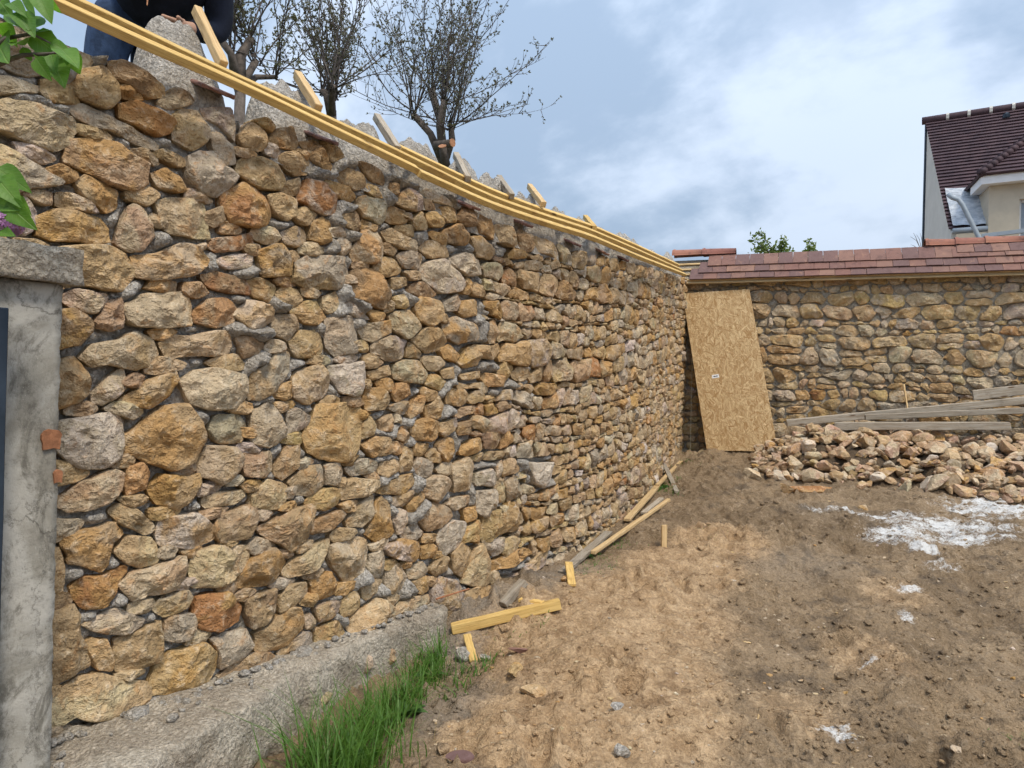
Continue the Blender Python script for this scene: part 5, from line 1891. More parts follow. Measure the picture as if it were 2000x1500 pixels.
def grow(p, d, L, r0, n, r, up=0.15, wob=0.10):
    pts, rad = [np.array(p, float)], [r0]
    d = np.array(d, float)
    d /= np.linalg.norm(d)
    for i in range(n):
        d = d + np.array([r.gauss(0, wob), r.gauss(0, wob), r.gauss(0, wob * 0.6) + up * 0.2])
        d /= np.linalg.norm(d)
        pts.append(pts[-1] + d * L / n)
        rad.append(r0 * (1 - 0.78 * (i + 1) / n))
    return np.array(pts), np.array(rad), d

def pollard(label, knob, limbs, shoots, reach, seed, droop=(), base_off=(0, 0), lean=(0, 0), size=0.028, thick=1.0):
    r = random.Random(seed)
    base = np.array([knob[0] + base_off[0], knob[1] + base_off[1], GARDEN - 0.05])
    root = empty('pollarded_tree', tuple(base), label, 'tree', 'bare pollarded trees behind the rubble wall')
    kb = np.array(knob, float)
    tr = [(np.array([base, base + (kb - base) * 0.5 + np.array([r.uniform(-.04, .04), r.uniform(-.04, .04), 0]), kb]), np.array([0.062, 0.050, 0.045]) * thick)]
    heads = []
    for tip, rad in limbs:
        tip = np.array(tip)
        mid = kb + (tip - kb) * 0.55 + np.array([r.uniform(-.05, .05), r.uniform(-.05, .05), 0.02])
        tr.append((np.array([kb - (0, 0, 0.05), mid, tip]), np.array([0.050, 0.040, 0.034]) * rad))
        heads.append((tip, rad))
    v, f = tube(tr, 9)
    v = v + 0.010 * fbm(v * 16, 2, seed)[:, None]
    obj('trunk', v, f, M['bark'], root, smooth=True)
    segs, P, D = [], [], []
    for k in range(shoots):
        tip, rad = heads[k % len(heads)]
        a = r.uniform(0, 2 * math.pi)
        t = abs(r.gauss(0, 0.68))
        d = np.array([math.cos(a) * math.sin(t) + lean[0], math.sin(a) * math.sin(t) + lean[1], math.cos(t)])
        if k in droop or r.random() < 0.14:
            d = np.array([math.cos(a) * 0.9 + lean[0], math.sin(a) * 0.9, r.uniform(-0.05, 0.35)])
        L = reach * r.uniform(0.55, 1.05)
        pts, rd, dd = grow(tip + np.array([r.uniform(-.04, .04), r.uniform(-.04, .04), r.uniform(-.06, .03)]), d, L, 0.0080 * r.uniform(0.6, 1.25), 9, r, 0.25, 0.10)
        segs.append((pts, rd))
        P.append(pts[-1]); D.append(dd)
        for j in range(2, 10):
            for rep_ in range(3):
                if r.random() < 0.62:
                    q = pts[j - 1] + (pts[min(j, 9)] - pts[j - 1]) * r.random()
                    e = dd * 0.6 + np.array([r.gauss(0, 0.6), r.gauss(0, 0.6), r.gauss(0.25, 0.35)])
                    l2 = L * r.uniform(0.06, 0.30) * (1.15 - j / 14)
                    p2, r2, d2 = grow(q, e, l2, 0.0040 * r.uniform(0.7, 1.2), 4, r, 0.3, 0.16)
                    segs.append((p2, r2))
                    for w in (2, 3, 4):
                        for _ in range(2 if w < 4 else 5):
                            P.append(p2[w]); D.append(d2 + np.array([r.gauss(0, 0.7), r.gauss(0, 0.7), r.gauss(0, 0.7)]))
                    if l2 > 0.16:
                        e3_ = d2 + np.array([r.gauss(0, 0.7), r.gauss(0, 0.7), r.gauss(0.2, 0.4)])
                        p3, r3, d3 = grow(p2[2], e3_, l2 * 0.5, 0.0030, 3, r, 0.3, 0.15)
                        segs.append((p3, r3))
                        for _ in range(5):
                            P.append(p3[-1]); D.append(d3 + np.array([r.gauss(0, 0.7), r.gauss(0, 0.7), r.gauss(0, 0.7)]))
    v, f = tube(segs, 4)
    obj('crown', v, f, M['shoot_bark'], root, smooth=True)
    v, f = leaf_quads(P, D, size, r)
    o = obj('leaf_buds', v, f, M['sprout'], root)
    o['kind'] = 'stuff'
    return root

k3 = at(868, 312, 8.0)
t3 = pollard('bare tree with several pruned limbs and the widest crown of dark shoots', k3,
        [(at(806, 222, 8.0), 1.0), (at(842, 175, 8.3), 1.1), (at(868, 195, 7.8), 1.1), (at(880, 245, 7.9), 0.9)], 56, 1.6, 5, droop=(3, 7, 11, 15, 23, 27, 31, 35), lean=(0.06, 0))
# pruned stubs with fresh cuts
for px0, py0, px1, py1 in ((872, 325, 864, 285), (850, 285, 884, 279)):
    a, b = at(px0, py0, 7.7), at(px1, py1, 7.55)
    v, f = tube([(np.array([a, (a + b) / 2, b]), np.array([0.05, 0.045, 0.042]))], 9)
    s = obj('pruned_stub', v, f, M['bark'], t3, smooth=True)
    d = (b - a) / np.linalg.norm(b - a)
    v, f = tube([(np.array([b - d * 0.006, b + d * 0.003]), np.array([0.044, 0.044]))], 9)
    obj('cut_face', v, f, M['cut_wood'], t3)
k2 = at(648, 215, 6.8)
pollard('bare tree with one thick crooked trunk, second in the row behind the battens', k2, [(at(632, 178, 6.8), 1.0), (at(655, 185, 6.9), 0.9), (at(648, 170, 6.5), 0.9)], 34, 1.35, 6, lean=(-0.05, 0))
k1 = at(470, 165, 6.0)
pollard('bare tree nearest the worker, with thick grey brown limbs', k1, [(at(455, 105, 6.0), 1.0), (at(490, 75, 6.1), 1.0), (at(428, 70, 5.8), 0.9), (at(500, 120, 6.2), 0.8), (at(540, 150, 6.6), 0.6)], 36, 1.15, 9, lean=(0.10, 0))

def sprig(label, pts, Y, seed, nl, size, name='leafy_shrub', base_px=None):
    """upright shoots with small leaves that stand behind the tiled wall"""
    r = random.Random(seed)
    q = at(pts[0][0], pts[0][1], Y)
    root = empty(name, (q[0], q[1], 0.75), label, 'shrub')
    segs, P, D = [], [], []
    for path in pts[1:]:
        C = np.array([at(x, y, Y + r.uniform(-0.2, 0.2)) for x, y in path])
        C = np.concatenate([[[q[0] + r.uniform(-.1, .1), q[1], 0.74]], C])
        t = np.linspace(0, 1, len(C))
        u = np.linspace(0, 1, 24)
        C = np.stack([np.interp(u, t, C[:, k]) for k in range(3)], 1)
        segs.append((C, np.linspace(0.014, 0.003, 24)))
        for i in range(nl):
            k = r.randint(9, 23)
            d = np.array([r.gauss(0, 1), r.gauss(0, 0.7), r.gauss(0.3, 0.8)])
            o_ = C[k] + np.array([r.gauss(0, 0.03), r.gauss(0, 0.03), r.gauss(0, 0.03)])
            P.append(o_); D.append(d)
    v, f = tube(segs, 5)
    obj('stem', v, f, M['bark'], root, smooth=True)
    if nl:
        v, f = leaf_quads(P, D, size, r)
        o = obj('foliage', v, f, M['bush_leaf'], root)
        o['kind'] = 'stuff'
sprig('small leafy green shrub whose tips show above the tiled coping', [(1520, 600), [(1520, 500), (1500, 475), (1482, 452)], [(1518, 500), (1490, 485), (1468, 463)], [(1520, 495), (1528, 478), (1530, 468)], [(1515, 500), (1495, 488), (1470, 492)], [(1522, 500), (1540, 490)]], 12.6, 3, 90, 0.085)
sprig('lone leafy tip above the tiled coping, apart from the larger shrub', [(1582, 600), [(1582, 498), (1580, 485), (1580, 472)], [(1584, 498), (1588, 480)]], 12.6, 4, 70, 0.08)
sprig('bare twiggy bush beside the grey gable of the house', [(1796, 600), [(1800, 490), (1790, 470), (1778, 462)], [(1800, 488), (1796, 468), (1790, 458)], [(1800, 492), (1785, 480), (1779, 478)], [(1802, 480), (1800, 465), (1797, 455)], [(1800, 492), (1788, 462), (1784, 455)]], 20.0, 5, 0, 0.05, 'bare_shrub')

# ------------------------------------------------------------------ lilac branch in front of the pillar
def build_lilac():
    base = np.array([-2.05, 1.75, gz(-2.05, 1.75) - 0.12])
    root = empty('lilac_bush', tuple(base), 'lilac branches with bright green leaves and a purple flower head over the pillar cap', 'bush')
    r = random.Random(14)
    Y = 2.12
    # heart-shaped leaf, point along +X, three bends
    def leaf_mesh(k):
        n, m = 9, 5
        V = []
        for i in range(n):
            t = i / (n - 1)
            w = 0.36 * math.sin(math.pi * min(1, t ** 0.62)) ** 0.8 * (1 - 0.35 * t)
            if i == n - 1: w = 0.004
            for j in range(m):
                s = (j / (m - 1) - 0.5) * 2
                V.append((t, s * w, 0.16 * abs(s) * w * 2 - (0.10 + 0.12 * k) * t * t + 0.012 * math.sin(9 * t + 3 * s + k)))
        return mesh_from('leaf', V, grid_faces(n, m), M['leaf'], True)
    LM = [leaf_mesh(k) for k in range(3)]
    leaves = [(40, -6, 76, 50), (75, -10, 97, 34), (86, -12, 113, 32), (36, 22, 66, 68), (64, 64, 100, 54), (62, 66, 132, 118), (70, 112, 97, 156), (96, 102, 122, 150), (132, 98, 160, 148),
              (98, 84, 138, 100), (-4, -4, 16, 28), (-4, 46, 28, 74), (-6, 82, 6, 112), (48, 88, 18, 74), (44, 92, 62, 122), (100, 106, 108, 140), (118, 96, 150, 118), (20, 5, 46, 20), (55, 60, 40, 20),
              (-8, 328, 58, 368), (-6, 348, 30, 388), (12, 396, 66, 446), (26, 392, 52, 412), (-10, 398, 22, 402), (-6, 452, 26, 458)]
    for i, (x0, y0, x1, y1) in enumerate(leaves):
        a, b = at(x0, y0, Y + r.uniform(-0.05, 0.05)), at(x1, y1, Y + r.uniform(-0.09, 0.09))
        L = np.linalg.norm(b - a)
        m = frame(a, b, (r.uniform(-0.6, 0.6), -1 + r.uniform(-0.3, 0.3), 0.5))
        m.translation = Vector(a)
        o = bpy.data.objects.new('leaf', LM[i % 3])
        COL.objects.link(o)
        place(o, m @ Matrix.Scale(L * 1.05, 4), root)
    segs = []
    for path in ([(-60, 150), (5, 76), (62, 66), (98, 84)], [(-60, 150), (40, 108), (98, 105), (132, 98)], [(-60, 60), (0, -10), (40, -20), (80, -15)], [(-80, 420), (-10, 340), (12, 396)], [(-80, 460), (-10, 440), (10, 436)]):
        P = np.array([at(x, y, Y) for x, y in path])
        start = base + np.array([r.uniform(-.05, .05), r.uniform(-.05, .05), 0])
        P = np.concatenate([[start, start * 0.45 + P[0] * 0.55 - np.array([0.05, 0, 0])], P])
        t = np.linspace(0, 1, len(P)); u = np.linspace(0, 1, 22)
        P = np.stack([np.interp(u, t, P[:, k]) for k in range(3)], 1)
        segs.append((P, np.linspace(0.013, 0.0022, 22)))
    v, f = tube(segs, 6)
    obj('stem', v, f, M['bark'], root, smooth=True)
    # flower head: many four-petalled florets in a cone
    V, F = [], []
    c = at(12, 437, Y)
    for i in range(170):
        d = np.array([r.gauss(0, 1), r.gauss(0, 1), r.gauss(0, 1)]); d /= np.linalg.norm(d)
        p = c + d * np.array([0.048, 0.04, 0.036]) * r.uniform(0.8, 1.05)
        s = np.cross(d, [0.3, 0.5, 0.8]); s /= np.linalg.norm(s); t = np.cross(d, s)
        for k in range(4):
            a = k * math.pi / 2 + i
            e = s * math.cos(a) + t * math.sin(a); g = -s * math.sin(a) + t * math.cos(a)
            n0 = len(V)
            V += [p, p + e * 0.006 + g * 0.0035 + d * 0.002, p + e * 0.0105 + d * 0.001, p + e * 0.006 - g * 0.0035 + d * 0.002]
            F.append([n0, n0 + 1, n0 + 2, n0 + 3])
    o = obj('flower_head', V, F, M['lilac'], root)
    o['kind'] = 'stuff'
build_lilac()

# ------------------------------------------------------------------ worker behind the wall
def skin_mesh(name, verts, edges, radii, mat, parent, root=0, sub=2):
    me = bpy.data.meshes.new(name)
    me.from_pydata([tuple(v) for v in verts], edges, [])
    o = bpy.data.objects.new(name, me)
    COL.objects.link(o)
    o.modifiers.new('skin', 'SKIN')
    sv = me.skin_vertices[0].data
    for i, q in enumerate(radii):
        q = q if isinstance(q, tuple) else (q, q)
        sv[i].radius = q
        sv[i].use_root = (i == root)
    ss = o.modifiers.new('sub', 'SUBSURF'); ss.levels = sub; ss.render_levels = sub
    dg = bpy.context.evaluated_depsgraph_get()
    ev = o.evaluated_get(dg)
    m2 = bpy.data.meshes.new_from_object(ev)
    bpy.data.objects.remove(o)
    v = np.array([q.co[:] for q in m2.vertices])
    f = [list(p.vertices) for p in m2.polygons]
    bpy.data.meshes.remove(m2)
    return obj(name, v, f, mat, parent, smooth=True)

def build_worker():
    hip = at(258, 40, 3.75)
    g0 = GARDEN
    foot = np.array([hip[0] - 0.14, hip[1] + 0.02, g0])
    root = empty('person', tuple(foot), 'worker in blue jeans and dark navy jacket bending over the battens with a drill', 'person')
    f_ = Vector((0.75, -0.45, 0)).normalized(); f_ = np.array(f_)           # facing along the wall, towards the battens
    l_ = np.array([-f_[1], f_[0], 0.0])
    up = np.array([0, 0, 1.0])
    sc_ = (hip[2] - g0) / 0.95
    def B(f, l, u): return hip + f_ * f * sc_ + l_ * l * sc_ + up * u * sc_
    chest, neck, head = B(0.38, 0, 0.16), B(0.52, 0, 0.30), B(0.62, 0, 0.42)
    V = [B(0, 0, 0), B(0.18, 0, 0.11), chest, neck, head]
    E = [(0, 1), (1, 2), (2, 3), (3, 4)]
    Rr = [0.075, 0.075, 0.085, 0.052, 0.10]
    Rr = [tuple(x * sc_ * 0.62 for x in q) if isinstance(q, tuple) else q * sc_ for q in Rr]
    def chain(start, pts, rad):
        i = start
        for p, q in zip(pts, rad):
            V.append(p); Rr.append(q * sc_); E.append((i, len(V) - 1)); i = len(V) - 1
        return i
    legs = {}
    for s in (-1, 1):
        legs[s] = [B(-0.01, 0.10 * s, -0.06), B(-0.02 + 0.05 * s, 0.11 * s, -0.47), B(-0.10 + 0.05 * s, 0.12 * s, -0.87), B(0.06 + 0.05 * s, 0.13 * s, -0.92)]
        chain(0, legs[s], (0.066, 0.052, 0.040, 0.035))
    hand_r = at(300, -6, 3.55)
    arms = {}
    sh = {s: chest + l_ * 0.19 * s * sc_ + up * 0.05 * sc_ for s in (-1, 1)}
    arms[-1] = [sh[-1], B(0.30, -0.30, 0.02), hand_r + up * 0.06]
    arms[1] = [sh[1], B(0.36, 0.22, -0.06), B(0.40, 0.02, -0.12)]
    tips = {}
    for s in (-1, 1):
        i = chain(2, arms[s], (0.052, 0.040, 0.030))
        d = arms[s][2] - arms[s][1]; d /= np.linalg.norm(d)
        side = np.cross(d, l_); side /= np.linalg.norm(side)
        palm = arms[s][2] + d * 0.07
        V.append(palm); Rr.append((0.038 * sc_, 0.022 * sc_)); E.append((i, len(V) - 1)); k = len(V) - 1
        for q, L in ((-1.5, 0.055), (-0.5, 0.068), (0.5, 0.064), (1.5, 0.050)):
            b = palm + side * 0.018 * q + d * 0.03
            chain(k, [b, b + d * L * 0.6 + l_ * (-0.012 * s), b + d * L * 0.8 + l_ * (-0.035 * s)], (0.0095, 0.009, 0.008))
        chain(k, [palm + side * 0.035 - d * 0.01, palm + side * 0.05 + d * 0.03], (0.011, 0.009))
    body = skin_mesh('body', V, E, Rr, M['skin'], root)
    # face and hair
    hd = head + f_ * 0.02
    v, f = ICO2
    obj('hair', v * np.array([0.112, 0.112, 0.105]) * sc_ + head - f_ * 0.025 + up * 0.03, f, M['hair'], root, smooth=True)
    obj('nose', v * np.array([0.018, 0.018, 0.022]) + head + f_ * 0.105 - up * 0.015, f, M['skin'], root, smooth=True)
    for s in (-1, 1):
        obj('eye', v * 0.011 + head + f_ * 0.095 + l_ * 0.035 * s + up * 0.012, f, M['white_paint'], root, smooth=True)
        obj('ear', v * np.array([0.02, 0.02, 0.032]) + head + l_ * 0.10 * s, f, M['skin'], root, smooth=True)
    obj('mouth', v * np.array([0.022, 0.022, 0.006]) + head + f_ * 0.093 - up * 0.055, f, M['brick'], root, smooth=True)
    # jeans
    V2 = [B(0, 0, 0.0), B(0.07, 0, 0.085)] + legs[-1][:3] + legs[1][:3]
    E2 = [(0, 1), (0, 2), (2, 3), (3, 4), (0, 5), (5, 6), (6, 7)]
    R2 = [0.175 * sc_, 0.165 * sc_] + [0.112 * sc_, 0.080 * sc_, 0.066 * sc_] * 2
    skin_mesh('jeans', V2, E2, R2, M['denim'], root)
    V3 = [B(0.03, 0, 0.06), B(0.18, 0, 0.11), chest, neck - up * 0.03 - f_ * 0.03] + [arms[-1][0], arms[-1][1], arms[-1][2] - (arms[-1][2] - arms[-1][1]) * 0.06] + [arms[1][0], arms[1][1], arms[1][2] - (arms[1][2] - arms[1][1]) * 0.06]
    E3 = [(0, 1), (1, 2), (2, 3), (2, 4), (4, 5), (5, 6), (2, 7), (7, 8), (8, 9)]
    R3 = [0.20 * sc_, 0.195 * sc_, 0.20 * sc_, 0.075 * sc_] + [0.085 * sc_, 0.066 * sc_, 0.05 * sc_] * 2
    skin_mesh('jacket', V3, E3, R3, M['jacket'], root)
    for s in (-1, 1):
        a, b = legs[s][2], legs[s][3]
        skin_mesh('boot', [a + up * 0.02, a - up * 0.03, (a + b) / 2 - up * 0.015, b + f_ * 0.05 - up * 0.01], [(0, 1), (1, 2), (2, 3)], [0.062, 0.06, 0.055, 0.045], M['rubber'], root)
    # cordless drill held point down
    dr = empty('cordless_drill', tuple(hand_r), 'grey cordless drill held point down in front of the worker\'s jeans', 'drill')
    n = np.array([0.10, -0.25, -0.96]); n /= np.linalg.norm(n)
    c = hand_r + np.array([0.02, -0.09, 0.02])
    v, f = tube([(np.array([c - n * 0.12, c - n * 0.06, c + n * 0.02, c + n * 0.03]), np.array([0.026, 0.034, 0.034, 0.030]))], 14)
    obj('motor_housing', v, f, M['tool_grey'], dr, smooth=True)
    v, f = tube([(np.array([c + n * 0.03, c + n * 0.04, c + n * 0.07, c + n * 0.085]), np.array([0.024, 0.025, 0.022, 0.012]))], 14)
    obj('chuck', v, f, M['zinc'], dr, smooth=True)
    v, f = tube([(np.array([c + n * 0.085, c + n * 0.13]), np.array([0.004, 0.003]))], 8)
    obj('bit', v, f, M['cut_wood'], dr)
    v, f = tube([(np.array([c - n * 0.05, hand_r + up * 0.05, hand_r + up * 0.06 + l_ * 0.06]), np.array([0.02, 0.018, 0.022]))], 10)
    obj('handle', v, f, M['rubber'], dr, smooth=True)
build_worker()

# ------------------------------------------------------------------ rubble heap, old timbers
def heap_h(x, y):
    """height of the core of the heap above the ground"""
    e = np.array([x, y]) - E0
    s = float(e @ BDIR); d = float(e @ BN)
    a = min(max((s - 1.0) / 0.8, 0), 1)
    dc, hw = 0.86, 1.10
    if s > 3: dc, hw = 0.95, 1.22
    q = max(0.0, 1 - abs((d - dc) / hw) ** 1.7)
    return 0.47 * a * q

def build_heap():
    r = random.Random(31)
    # core of rubble and earth under the loose stones
    S = np.linspace(0.6, 6.6, 90); Dd = np.linspace(-0.02, 2.35, 50)
    V = []
    for s in S:
        for d in Dd:
            p = E0 + BDIR * s + BN * d
            V.append((p[0], p[1], gh(p[0], p[1]) - 0.05 + heap_h(p[0], p[1]) * 0.93))
    V = np.array(V)
    V[:, 2] += 0.03 * billow(V * 7, 2, 66)
    o = obj('earth_heap', V, grid_faces(len(S), len(Dd)), M['soil_heap'], None, smooth=True)
    o['kind'] = 'structure'
    placed = []
    n = 0
    tries = 0
    cam_xy = np.array([0.0, 0.0])
    while n < 290 and tries < 20000:
        tries += 1
        s = r.uniform(1.05, 5.4); d = r.uniform(0.2, 2.15)
        p = E0 + BDIR * s + BN * d
        hh = heap_h(p[0], p[1])
        if hh < 0.03 and r.random() > 0.10:
            continue
        px = 1000 + FPX * p[0] / p[1]
        if px > 2040:
            continue
        size = r.choice((0.05, 0.06, 0.072, 0.085, 0.10, 0.125)) * r.uniform(0.85, 1.15)
        if d < 0.8: size *= 0.85
        k = 0.98
        if any((p[0] - q[0]) ** 2 + (p[1] - q[1]) ** 2 < (k * (size + q[2]) * 0.60) ** 2 for q in placed):
            continue
        placed.append((p[0], p[1], size))
        asp = (r.uniform(0.9, 1.45), r.uniform(0.8, 1.1), r.uniform(0.55, 0.85))
        v, f = rock(size, r, n + 300, ICO2, asp)
        rot = np.array(Matrix.Rotation(r.uniform(0, 6.28), 3, 'Z') @ Matrix.Rotation(r.gauss(0, 0.4), 3, 'X') @ Matrix.Rotation(r.gauss(0, 0.4), 3, 'Y'))
        v = v @ rot.T
        z = gh(p[0], p[1]) + hh - v[:, 2].min() * 0.45 + (-0.02)
        W = v + np.array([p[0], p[1], z])
        o = obj('rubble_stone', W, f, M['stone'], None)
        code = tint_pick(r, {'pb': 5, 'w': 1.6, 'pt': 3, 't': 2, 'op': 2, 'g': 1.4, 'b': 1.5, 'pd': 2})
        t1, t2 = tints(code, r)
        lift = 1.12
        col_attr(o.data, 'tint', np.tile([*(t1 * lift), r.random()], (len(W), 1)))
        col_attr(o.data, 'tint2', np.tile([*(t2 * lift), r.random()], (len(W), 1)))
        hue = {'b': 'cream', 'w': 'whitish', 't': 'tan', 'o': 'orange ochre', 'g': 'grey', 'p': 'pinkish'}[code[0]]
        big = 'large' if size > 0.10 else 'small' if size < 0.065 else 'middling'
        side = 'beside the strand board' if s < 1.8 else "under the level beam's left end" if s < 2.7 else "under the level beam's middle" if s < 3.7 else 'by the white powder'
        where = 'at the foot' if d > 1.45 else 'at the back' if d < 0.75 else 'on the face'
        tag(o, f'{big} {hue} stone {where} of the heap, {side}', 'stone', f'{big} {hue} stones {where} of the heap, {side}')
        n += 1
    VV, FF, A1, A2, n0 = [], [], [], [], 0
    for i in range(900):
        s = r.uniform(1.0, 5.4); d = r.uniform(0.1, 2.25)
        p = E0 + BDIR * s + BN * d
        hh = heap_h(p[0], p[1])
        if hh < 0.02:
            continue
        v, f = rock(r.uniform(0.03, 0.075), r, i + 900, ICO1, (r.uniform(1, 1.5), 1, r.uniform(0.5, 0.9)))
        v = v @ np.array(Matrix.Rotation(r.uniform(0, 6.28), 3, 'Z') @ Matrix.Rotation(r.gauss(0, 0.5), 3, 'X')).T
        v = v + np.array([p[0], p[1], gh(p[0], p[1]) + hh * 0.97])
        VV.append(v); FF.extend([[k_ + n0 for k_ in q] for q in f]); n0 += len(v)
        t1, t2 = tints(tint_pick(r, {'pb': 4, 'p': 3, 't': 2, 'op': 2, 'g': 1, 'd': 2}), r)
        A1.append(np.tile([*t1, r.random()], (len(v), 1))); A2.append(np.tile([*t2, r.random()], (len(v), 1)))
    o = obj('rubble_chips', np.concatenate(VV), FF, M['stone'], None)
    col_attr(o.data, 'tint', np.concatenate(A1)); col_attr(o.data, 'tint2', np.concatenate(A2))
    tag(o, 'small stone chips filling the rubble heap between the larger pieces', 'rubble', kind='stuff')
    return placed

M['soil_heap'] = m_mortar('heap_earth', (0.17, 0.12, 0.075), (0.12, 0.085, 0.055))
HEAP = build_heap()

def single_rock(px, py, size, code, label, asp, seed, lift=0.0, name='rock', mat='stone', cat='stone'):
    r = random.Random(seed)
    g = gpt(px, py)
    v, f = rock(size, r, seed, ICO3, asp)
    W = v + g + np.array([0, 0, -v[:, 2].min() * 0.6 + lift])
    o = obj(name, W, f, M[mat], None, smooth=False)
    if mat == 'stone':
        t1, t2 = tints(code, r)
        col_attr(o.data, 'tint', np.tile([*t1, r.random()], (len(W), 1)))
        col_attr(o.data, 'tint2', np.tile([*t2, r.random()], (len(W), 1)))
    return tag(o, label, cat)
single_rock(1590, 965, 0.15, 'or', 'long rusty orange rock lying in front of the rubble heap', (1.9, 0.8, 0.6), 3)
single_rock(1536, 963, 0.07, 'o', 'small ochre rock touching the long orange rock before the heap', (1.1, 0.9, 0.8), 4)
single_rock(1686, 992, 0.06, 'ob', 'brown stone lying alone between the heap and the white powder', (1.1, 0.9, 0.7), 5)
single_rock(1806, 945, 0.14, 'ob', 'large rounded pinkish boulder at the front edge of the heap', (1.3, 0.9, 0.75), 6)
single_rock(1742, 920, 0.15, 'or', 'rust brown stone standing upright in the middle of the heap front', (0.8, 0.7, 1.3), 7, 0.12)
single_rock(1725, 935, 0.12, 'g', 'grey pointed stone leaning on the upright rust brown one', (0.8, 0.7, 1.2), 8, 0.06)
single_rock(1205, 1404, 0.028, 'g', 'small grey concrete lump on the sand, the farther of two', (1.1, 0.9, 0.8), 9, mat='mortar', cat='lump', name='concrete_lump')
single_rock(1211, 1484, 0.040, 'g', 'grey concrete lump on the sand at the very front', (1.0, 0.9, 0.8), 10, mat='mortar', cat='lump', name='concrete_lump')
single_rock(1003, 1335, 0.055, 'oy', 'flat yellow ochre stone lying on the sand by the grass', (0.8, 1.2, 0.5), 11)
single_rock(1040, 1372, 0.05, 'ot', 'ochre clod beside the yellow stone at the sand edge', (1.2, 0.9, 0.5), 12)
single_rock(1012, 1302, 0.035, 'r', 'red brown tile shard lying above the yellow stone on the sand', (1.5, 0.7, 0.5), 13, mat='tile', cat='shard', name='tile_shard')
single_rock(895, 1497, 0.04, 'r', 'red tile shard at the front edge beside the grass', (1.4, 0.8, 0.6), 14, mat='tile', cat='shard', name='tile_shard')
single_rock(912, 1298, 0.05, 'w', 'pale crumbled mortar lump under the short yellow offcut', (1.2, 0.9, 0.7), 15, mat='mortar', cat='lump', name='mortar_lump')
single_rock(1105, 1136, 0.035, 'o', 'small orange stone beside the upright yellow offcut', (1.2, 0.9, 0.8), 16)
single_rock(948, 1300, 0.03, 'w', 'pale mortar crumb right of the short yellow offcut', (1.2, 0.9, 0.7), 17, mat='mortar', cat='lump', name='mortar_lump')

def old_timber(px0, py0, d0, px1, py1, d1, w, h, label, seed, mat='grey_wood', ext=0.0, name='old_beam'):
    a = BW.px(px0, py0, d0); b = BW.px(px1, py1, d1)
    A = BW.pos(np.array([a[0]]), a[1], d0)[0]; B = BW.pos(np.array([b[0]]), b[1], d1)[0]
    B = B + (B - A) / np.linalg.norm(B - A) * ext
    o = beam(name, A, B, w, h, M[mat], None, seed=seed, seg=14, wob=0.004, bev=0.006)
    return tag(o, label, 'beam', 'old grey timbers resting on the rubble heap')
old_timber(1630, 832, 0.92, 1972, 832, 0.95, 0.15, 0.10, 'frontmost weathered grey beam lying level on the rubble heap', 1)
old_timber(1536, 826, 0.55, 1990, 783, 0.45, 0.16, 0.09, 'longest weathered grey beam rising against the tiled wall behind the heap', 2, ext=0.8)
old_timber(1690, 815, 0.74, 1990, 802, 0.70, 0.13, 0.07, 'thin grey plank wedged between the level beam and the rising beam', 3, ext=0.8)
old_timber(1900, 772, 0.25, 1990, 762, 0.22, 0.05, 0.13, 'bluish grey board standing behind the rising beam by the wall', 4, ext=1.0)
o = beam('stick', BW.pos(np.array([BW.px(1773, 798, 0.16)[0]]), BW.px(1773, 798, 0.16)[1] - 0.06, 0.2)[0], BW.pos(np.array([BW.px(1765, 750, 0.05)[0]]), BW.px(1765, 750, 0.05)[1], 0.05)[0], 0.022, 0.02, M['pale_wood'], None, up=(1, 0, 0))
tag(o, 'thin pale stick standing upright against the tiled stone wall', 'stick')

# ------------------------------------------------------------------ timber offcuts on the ground
def offcut(p, q, w, h, mat, label, seed, l0=0.0, l1=0.0, name='timber_offcut', cat='offcut'):
    a, b = gpt(*p), gpt(*q)
    a[2] += h / 2 + l0; b[2] += h / 2 + l1
    o = beam(name, a, b, w, h, M[mat], None, seed=seed, wob=0.0022, bev=0.003)
    return tag(o, label, cat, 'timber offcuts on the ground along the wall')
offcut((882, 1243), (1093, 1195), 0.058, 0.060, 'yellow_wood', 'long bright yellow beam lying across the ground past the plinth end', 1, 0.005, 0.02)
offcut((982, 1192), (1022, 1170), 0.062, 0.045, 'grey_wood', 'short grey timber block behind the long yellow beam', 2)
offcut((1015, 1192), (1060, 1200), 0.05, 0.02, 'yellow_wood', 'flat yellow slat resting between grey block and long yellow beam', 3, 0.01, 0.03)
offcut((1110, 1120), (1117, 1147), 0.055, 0.02, 'yellow_wood', 'small yellow slat tilted off the end of the pale grey plank', 4, 0.07, 0.0)
offcut((1098, 1122), (1188, 1048), 0.07, 0.03, 'grey_wood', 'pale grey plank lying along the foot of the stone wall', 5, 0.0, 0.03)
offcut((1158, 1092), (1306, 977), 0.042, 0.03, 'pale_wood', 'long pale batten overlapping the pale grey plank by the wall', 6, 0.035, 0.01)
offcut((1224, 1030), (1284, 958), 0.065, 0.03, 'pale_wood', 'broad pale board with an angled end by the wall foot', 7, 0.02, 0.04)
offcut((1283, 960), (1330, 908), 0.05, 0.03, 'pale_wood', 'pale batten reaching farthest towards the corner of the walls', 8, 0.05, 0.02)
offcut((1256, 1008), (1292, 976), 0.06, 0.025, 'grey_wood', 'short weathered slat lying between board and long pale batten', 9, 0.02, 0.03)
offcut((1297, 926), (1322, 962), 0.055, 0.03, 'grey_wood', 'grey slat lying crosswise over the farthest pale batten', 10, 0.09, 0.0)
offcut((911, 1268), (925, 1308), 0.045, 0.018, 'yellow_wood', 'short yellow slat standing slanted in the grass by the plinth', 11, 0.05, 0.0)
offcut((1206, 1012), (1245, 998), 0.05, 0.02, 'tile', 'brown bark shard lying against the wall foot', 12, 0.01, 0.04, 'bark_shard', 'shard')
g = gpt(1297, 1072)
